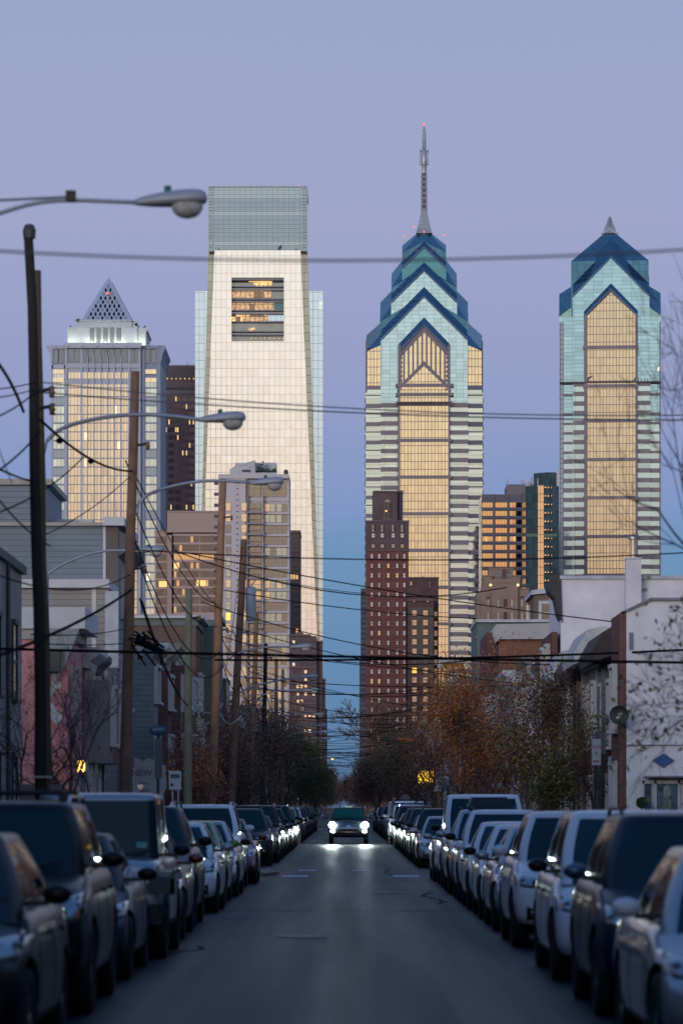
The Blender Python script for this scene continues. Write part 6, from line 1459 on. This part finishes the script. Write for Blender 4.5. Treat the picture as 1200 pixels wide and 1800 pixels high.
MB().box(-.16, .16, -.05, -.03, Z(1388, z)-.13, Z(1355, z)-.13).build('board', signw, R); MB().box(-.12, .12, -.056, -.05, Z(1368, z)-.13, Z(1361, z)-.13).build('picture', mat('picture_green', (.06, .11, .10), .5), R); MB().box(-.12, -.04, -.056, -.05, Z(1382, z)-.13, Z(1377, z)-.13).build('printed_mark', textb, R)
z = 105; R = root('banner_board', 'large white board with dark lettering behind the second pole', 'banner', (X(266, z), z, .13)); zz = lambda p: Z(p, z)-.13; xx = lambda p: X(p, z)-X(266, z)
MB().prism([(xx(236), 0), (xx(236), zz(1330)), (xx(252), zz(1338)), (xx(262), zz(1332)), (xx(291), zz(1346)), (xx(293), zz(1385)), (xx(288), zz(1394)), (xx(288), 0)], -.03, .03).build('board', siding_mat('board_white', (.30, .34, .42), .18, .8), R)
text('NEW', .28, textb, R, (xx(250), -.04, zz(1364))); text('VIEW', .12, textb, R, (xx(252), -.04, zz(1379)))
for p in (1387, 1391): MB().box(xx(249), xx(262), -.036, -.03, zz(p+1.4), zz(p)).build('small_print', textb, R)
z = 99; R = root('iron_railing', 'black iron stair railing below the white board', 'railing', (X(262, z), z, .13)); m = MB()
for i in range(9): m.box(-.35+i*.085, -.335+i*.085, 0, .015, 0, .95)
m.box(-.36, .36, -.01, .025, .92, .96).box(-.36, .36, -.01, .025, .1, .13); m.build('railing', dark_trim, R)
z = 98.9; R = root('path_light', 'short post light with a pale shade by the railing', 'lamp', (X(247, z), z, .13)); MB().tube([(0, 0, 0), (0, 0, Z(1388, z)-.13)], .025, 6).build('post', dark_trim, R); MB().lathe((0, 0, Z(1388, z)-.13), [(.03, 0), (.10, .13), (.001, .15)], 12).build('shade', mat('warm_shade', (.5, .45, .4), .5, em=(1, .8, .7), es=.12, nz=None), R)
# wall lanterns
def lantern(label, px, py, z, k=1, e=6):
    R = root('wall_lantern', label, 'lantern', tuple(PT(px, py, z))); gm = mat('lantern_glow', (1, .7, .2), .4, em=(1, .66, .16), es=3.2, nz=None)
    MB().box(-.07*k, .07*k, -.07*k, .07*k, -.12*k, .10*k).build('lantern_glass', gm, R); MB().prismz([(-.1*k, -.1*k), (.1*k, -.1*k), (.1*k, .1*k), (-.1*k, .1*k)], .10*k, .18*k, [(-.02, -.02), (.02, -.02), (.02, .02), (-.02, .02)]).build('lantern_cap', dark_trim, R); MB().box(-.25*k, -.07*k, -.02, .02, .0, .04).build('lantern_bracket', dark_trim, R)
    ld = bpy.data.lights.new('lantern_bulb', 'POINT'); ld.energy = e; ld.color = (1, .6, .2); ld.shadow_soft_size = .06; lo = bpy.data.objects.new('lantern_bulb', ld); C.objects.link(lo); lo.parent = R; lo.location = (.0, -.15, -.05); return R
lantern('glowing yellow wall lantern low on the houses at the left', 143, 1346, 98.4, 1.5, 16); lantern('small orange wall lantern among the left trees', 328, 1375, 171, 1.1, 8); lantern('tiny yellow lantern right of the octagonal sign', 723, 1412, 262, 1.6, 5)
# octagonal sign seen from behind, amber panel standing in for a lit window, orange strip
z = 243; R = root('stop_sign', 'octagonal sign seen from its pale back on the right kerb', 'sign', (X(712, z), z, .13)); MB().tube([(0, .03, 0), (0, .03, Z(1396, z)-.13)], .04, 6).build('post', galv, R)
MB().prism([(.40*math.cos(RAD(22.5+45*i)), Z(1405, z)-.13+.40*math.sin(RAD(22.5+45*i))) for i in range(8)], -.02, .0).build('octagon', mat('sign_back_tan', (.28, .23, .20), .6), R); m = MB(); m.box(-.03, .03, -.04, -.02, Z(1413, z)-.13, Z(1397, z)-.13).box(-.3, .3, -.04, -.02, Z(1405.6, z)-.13, Z(1404.6, z)-.13); m.build('brace', galv, R)
z = 205; R = root('lit_window_panel', 'glowing amber panel standing for a lit window behind bare twigs on the right', 'lit window', tuple(PT(748, 1366, z))); MB().box(-.46, .46, -.05, .05, -.36, .36).build('panel_face', mat('amber_panel_glow', (1, .6, .05), .4, em=(1, .56, .03), es=1.15, nz=(3, .3)), R); m = MB(); m.box(-.5, .5, -.03, .07, .36, .41).box(-.5, .5, -.03, .07, -.41, -.36).box(-.5, -.46, -.03, .07, -.36, .36).box(.46, .5, -.03, .07, -.36, .36).tube([(0, .03, -.4), (0, .03, -PT(748, 1366, z).z+.1)], .05, 6); m.build('panel_frame', dark_trim, R)  # the glow is a lit window's; its frame and post are made up
z = 262; R = root('street_banner', 'flat orange strip hanging over the right sidewalk', 'banner', tuple(PT(725, 1299, z))); MB().prism([(-1.3, .02), (-1.2, .10), (1.2, .0), (1.3, -.08), (.3, -.12), (-1.0, -.10)], -.03, .03).build('cloth', mat('bright_orange_cloth', (.42, .09, .03), .7), R); MB().tube([(-1.4, .05, .06), (8-PT(725, 1299, z).x, .05, .0)], .02, 5).build('rod', metal_grey, R)
# orange truss over the roofs
z = 245; R = root('truss_tower', 'orange ladder truss gantry above the roofs left of the orange brick building', 'gantry', (X(797, z), z, .13)); zz = lambda p: Z(p, z)-.13; xx = lambda p: X(p, z)-X(797, z); om = mat('ochre_truss', (.55, .26, .06), .7, nz=(4, .3))
for nm, (a0, b0, a1, b1) in (('ladder_leg', (771, 1290, 781, 1166)), ('ladder_leg', (818, 1215, 808, 1166))):
    m = MB(); w = .20
    for s in (-w, w): m.tube([(xx(a0)+s, 0, zz(b0)), (xx(a1)+s, 0, zz(b1))], .065, 5)
    for i in range(12): t = i/11; x = xx(a0)+(xx(a1)-xx(a0))*t; h = zz(b0)+(zz(b1)-zz(b0))*t; m.tube([(x-w, 0, h), (x+w, 0, h+(.15 if i % 2 else -.15))], .03, 4)
    if a0 == 771: m.tube([(xx(771), 0, zz(1290)), (xx(771), 0, 0)], .06, 6)
    else: m.tube([(xx(818), 0, zz(1215)), (xx(819), 0, 0)], .06, 6)
    m.build(nm, om, R)
MB().box(xx(778), xx(812), -.06, .06, zz(1174), zz(1165)).build('cross_beam', om, R); MB().prism([(xx(768), zz(1175)), (xx(770), zz(1160)), (xx(800), zz(1157)), (xx(830), zz(1161)), (xx(830), zz(1166)), (xx(776), zz(1166)), (xx(774), zz(1176))], -.5, .5).build('tarpaulin', mat('pale_tarpaulin', (.42, .42, .46), .7, nz=(2, .2)), R)
z = 255; R = root('rooftop_sign_box', 'small white rooftop box with a round blue mark under the orange truss', 'sign', (X(793, z), z, Z(1200, z))); MB().box(-.42, .42, -.3, .3, 0, .36).build('box', signw, R); MB().lathe((.2, -.31, .2), [(.001, -.01), (.07, -.01), (.07, .01)], 12, 'y').build('blue_mark', mat('bright_blue', (0, 0, 0)), R); MB().box(-.35, .35, -.2, .2, -Z(1200, z)+.13, 0).build('stand', stuc, R)

# ================= trees =================
bark = mat('grey_brown_bark', (.060, .045, .042), .9, nz=(6, .3)); barkd = mat('dark_bark', (.032, .025, .024), .9, nz=(6, .3)); barkr = mat('reddish_twig_bark', (.13, .08, .09), .9, nz=(6, .3)); barkt = mat('tan_twig_bark', (.12, .085, .065), .9, nz=(6, .3))
def leafm(n, c): return mat(n, c, .75, nz=(1.2, .45))
rust = leafm('rust_leaf', (.56, .19, .05)); rust2 = leafm('russet_leaf', (.26, .10, .055)); olive = leafm('olive_leaf', (.12, .115, .03)); dgreen = leafm('dark_green_leaf', (.035, .05, .02)); ylw = leafm('yellow_green_leaf', (.22, .20, .035)); brl = leafm('brown_leaf', (.11, .065, .05)); moss = leafm('moss_leaf', (.09, .11, .02))
def tree(name, label, x, y, h, rad, seed, bk=bark, leaves=None, nleaf=0, lsize=.07, trunk_h=.28, depth=6, group=None, tr=.13, spread=.55, lean=0, thin=0, zb=.13, up=.25, cl=.28, lz=99):
    if nleaf > 1400: nleaf = int(nleaf*1.7); lsize *= .72; cl *= .85
    R = root(name, label, 'tree', (x, y, zb), group); r = random.Random(seed); m = MB(); tips = []; mids = []
    def grow(p, d, l, rr, k):
        n = 3 if k > 2 else 2; pts = [p]; q = p.copy(); dd = d.copy()
        for i in range(n):
            dd = (dd+Vector((r.gauss(0, .14), r.gauss(0, .14), r.gauss(0, .08)+up*.12))).normalized(); q = q+dd*(l/n); pts.append(q.copy())
        m.tube(pts, [rr*(1-.35*i/n) for i in range(n+1)], 7 if k > 4 else (5 if k > 2 else 3), cap=False)
        if k <= 2: mids.append(pts[len(pts)//2])
        if k == 0: tips.append(q); return
        c = 2 if r.random() < .45 else 3
        if k >= depth-1: c = r.choice((3, 4))
        for j in range(c):
            a = r.uniform(0, 2*math.pi); sp = spread*r.uniform(.6, 1.35); u = dd.orthogonal().normalized(); w = dd.cross(u)
            nd_ = (dd+(u*math.cos(a)+w*math.sin(a))*sp+Vector((0, 0, up*.5))).normalized()
            base_ = pts[-1] if j == 0 or k < 2 else pts[r.choice(range(1, len(pts)))]
            grow(base_, nd_, l*r.uniform(.66, .86), max(thin, rr*.60*r.uniform(.85, 1.1)), k-1)
    th = h*trunk_h; top = Vector((lean*.3, 0, th)); m.tube([(0, 0, -.05), (lean*.1, 0, th*.5), top], [tr*1.25, tr, tr*.9], 9)
    grow(top, Vector((lean, 0, 1)).normalized(), h*.24, tr*.85, depth)
    # fit to the wanted height and radius
    zs = [v[2] for v in m.v]; mxz = max(zs); rs = sorted(math.hypot(v[0], v[1]) for v in m.v)[int(len(m.v)*.97)]; fz = (h-th)/(mxz-th); fr = rad/rs
    def fit(v):
        z = v[2]; b = min(1, max(0, (z-th*.6)/(h*.25))); return (v[0]*(1+(fr-1)*b), v[1]*(1+(fr-1)*b), z if z < th else th+(z-th)*fz)
    m.v = [fit(v) for v in m.v]; tips = [Vector(fit(t)) for t in tips]+[Vector(fit(t)) for t in mids]
    m.build('trunk', bk, R, fix=False)
    if leaves and nleaf:
        f = MB(); ks = list(range(len(leaves)))
        # leaves gather in clumps; some twigs stay bare
        keep = [t for t in tips if r.random() < .75 and t.z < lz]; cm = {}
        for i in range(nleaf):
            t = r.choice(keep); key = (int(t.x*1.2+50), int(t.y*1.2+50), int(t.z*1.2)); k_ = cm.setdefault(key, r.choice(ks)); f.mat(k_ if r.random() < .75 else r.choice(ks))
            p = t+Vector((r.gauss(0, cl), r.gauss(0, cl), r.gauss(0, cl*.8))); s = lsize*r.uniform(.6, 1.4); u = Vector((r.gauss(0, 1), r.gauss(0, 1), r.gauss(0, 1))).normalized(); w = u.orthogonal().normalized(); u *= s; w *= s*.6
            f.add([p-u, p+w, p+u, p-w], [(0, 1, 2, 3)])
        f.build('crown', leaves, R, fix=False)
    return R
# right side, near to far
tree('street_tree', 'near tree at the right edge with blurred bare twigs and few green leaves', 5.2, 38, 7.9, 2.3, 5, barkd, [moss, brl, olive, brl], 900, .032, .2, 6, tr=.08, lean=-.10, cl=.14, up=.12, spread=.75, thin=.004, lz=3.6)
tree('street_tree', 'low near tree at the right edge with sparse blurred olive leaves before the white house', 4.95, 40, 4.9, 2.3, 8, barkd, [moss, olive, olive, ylw], 1380, .04, .12, 7, tr=.06, lean=-.3, cl=.2, up=.06, spread=.8, thin=.004)
tree('street_tree', 'leafy olive and brown tree left of the white corner house', X(1045, 104), 103, 5.9, 1.5, 11, barkr, [brl, rust2, brl, olive], 2400, .06, .08, 7, cl=.35, tr=.08, up=.0, spread=.8)
tree('street_tree', 'olive green tree in front of the brick row houses on the right', X(965, 112), 112, 6.6, 2.0, 12, barkd, [olive, brl, rust2, ylw, brl], 4600, .07, .06, 6, cl=.45, tr=.09, up=.02, spread=.8)
tree('street_tree', 'small dark green tree low between the olive tree and the sign posts', X(985, 101), 101.5, 3.4, 1.2, 13, barkd, [moss, olive, brl, ylw], 1900, .06, .12, 5, cl=.28, tr=.06)
tree('street_tree', 'rust orange autumn tree on the right sidewalk, widest of the autumn trees', X(835, 142), 142, 8.2, 2.5, 14, barkr, [rust, rust2, rust, rust, ylw], 7000, .075, .05, 7, cl=.36, tr=.12, up=.02, spread=.8)
tree('street_tree', 'thin orange tree behind the widest autumn tree', X(808, 163), 163, 6.6, 2.1, 15, barkr, [rust, brl, rust2, rust], 4200, .08, .06, 7, cl=.4, tr=.11, up=.02, spread=.8)
tree('street_tree', 'half bare brown tree with russet top before the striped bay house', X(930, 124), 124, 7.9, 1.7, 16, barkr, [rust2, brl, rust], 2600, .065, .1, 7, cl=.4, tr=.09, up=.05, spread=.75)
tree('street_tree', 'bare grey tree by the amber panel', X(765, 196), 196, 7.8, 2.4, 17, barkt, [rust2], 300, .06, .1, depth=7, tr=.12, up=.1, thin=.012)
tree('street_tree', 'dark leafy tree beyond the octagonal sign on the right', X(708, 292), 292, 9.0, 2.6, 18, barkd, [dgreen, brl, olive], 5600, .11, .06, 6, cl=.6, up=.02, spread=.8)
tree('street_tree', 'bare brown tree between the amber panel and the octagonal sign', X(728, 250), 252, 8.4, 2.6, 19, barkt, [brl], 1200, .08, .06, 7, cl=.5, up=.05, spread=.75, thin=.015)
tree('street_tree', 'tall bare tree rising before the foot of the red brick tower', 4.3, 455, 16.2, 6.0, 20, barkt, None, 0, depth=7, tr=.36, trunk_h=.14, up=.2, thin=.055, spread=.65, lean=-.15)
# left side
tree('street_tree', 'reddish bare tree behind the dark pole at the left', X(112, 68), 68, 5.2, 1.7, 31, barkr, [rust2, brl], 200, .03, .12, 7, tr=.09, up=.1, spread=.75)
tree('street_tree', 'dark bare shrubby tree at the left edge', X(20, 60), 60, 4.5, 1.5, 32, barkd, [rust2, brl, olive], 500, .03, .1, 7, tr=.07, up=.08, spread=.8)
tree('street_tree', 'small bare tree in front of the grey houses left of the second pole', X(165, 76), 76, 4.6, 1.2, 33, barkr, None, 0, depth=7, tr=.07)
tree('street_tree', 'low rust red tree right of the white notice board', X(345, 118), 118, 4.2, 1.2, 34, barkr, [rust, rust2, brl], 3200, .065, .05, 6, cl=.35, tr=.07, up=.02, spread=.8)
tree('street_tree', 'brown twiggy tree under the leaning pole', X(372, 128), 128, 5.6, 2.0, 35, bark, [brl, rust2], 4200, .06, .05, 7, cl=.45, tr=.1, up=.02, spread=.8)
tree('street_tree', 'dark brown tree under the transformer pole', X(415, 150), 150, 6.3, 2.2, 36, barkd, [brl, brl, rust2, dgreen], 5200, .07, .05, 6, cl=.5, tr=.1, up=.02, spread=.8)
tree('street_tree', 'dark plum brown tree right of the transformer pole', X(450, 176), 176, 7.2, 2.4, 37, barkd, [brl, rust2, brl], 5200, .08, .05, 6, cl=.5, tr=.1, up=.02, spread=.8)
tree('street_tree', 'dense dark brown tree below the small lamps', X(478, 212), 212, 7.9, 2.8, 38, barkd, [brl, brl, dgreen], 5600, .09, .05, 6, cl=.55, tr=.1, up=.02, spread=.8)
tree('street_tree', 'mossy green tree, the greenest on the left', X(527, 330), 330, 8.4, 2.6, 39, barkd, [moss, olive, moss, dgreen], 6500, .12, .05, 6, cl=.65, up=.02, spread=.8)
tree('street_tree', 'dark tree just left of the mossy green tree', X(505, 268), 268, 8.0, 2.8, 40, barkd, [brl, dgreen, moss], 5600, .11, .05, 6, cl=.6, up=.02, spread=.8)
src = [tree('street_tree', 'bare brown tree far down the street, nearest of the far left run', -5.2, 400, 9.5, 3.4, 50, barkt, [brl], 1500, .12, .08, 7, 'far street trees', cl=.6, up=.08, spread=.75, thin=.03), tree('street_tree', 'hazy brown tree far down the street, nearest of the far right run', 5.2, 345, 9.0, 3.4, 51, barkt, [brl, rust2], 3000, .13, .08, 6, 'far street trees', cl=.7, up=.05, spread=.8, thin=.025), tree('street_tree', 'dense dark tree far down the street, second of the far right run', 5.2, 385, 9.5, 3.6, 52, barkd, [brl, dgreen, brl], 5200, .14, .06, 6, 'far street trees', cl=.7, up=.02, spread=.8)]
r = random.Random(9); nL = 1; nR = 2
for i in range(30):
    s = -1 if i % 2 else 1; y = 430+i*20+r.uniform(-6, 6); o = copy_tree(r.choice(src)); k = r.uniform(.8, 1.15); o.location = (s*r.uniform(3.9, 5.4), y, .1); o.scale = (k, k, k*(1.0 if y < 700 else 1.1)); o.rotation_euler = (0, 0, r.uniform(0, 6.2))
    if s < 0: lab = f'brown tree far down the street, {ORD[nL]} of the far left run'; nL += 1
    else: lab = f'brown tree far down the street, {ORD[nR]} of the far right run'; nR += 1
    o['label'] = lab
for i in range(8):
    o = copy_tree(src[1+i % 2]); o.location = (-11+i*3.1, 1190+i % 3*12, 0); o.scale = (1.5, 1.5, 1.5); o.rotation_euler = (0, 0, i*1.3); o['label'] = f'tree closing the far end of the street, {ORD[i] if i else "first"} from the left'.replace('eighth', 'last')
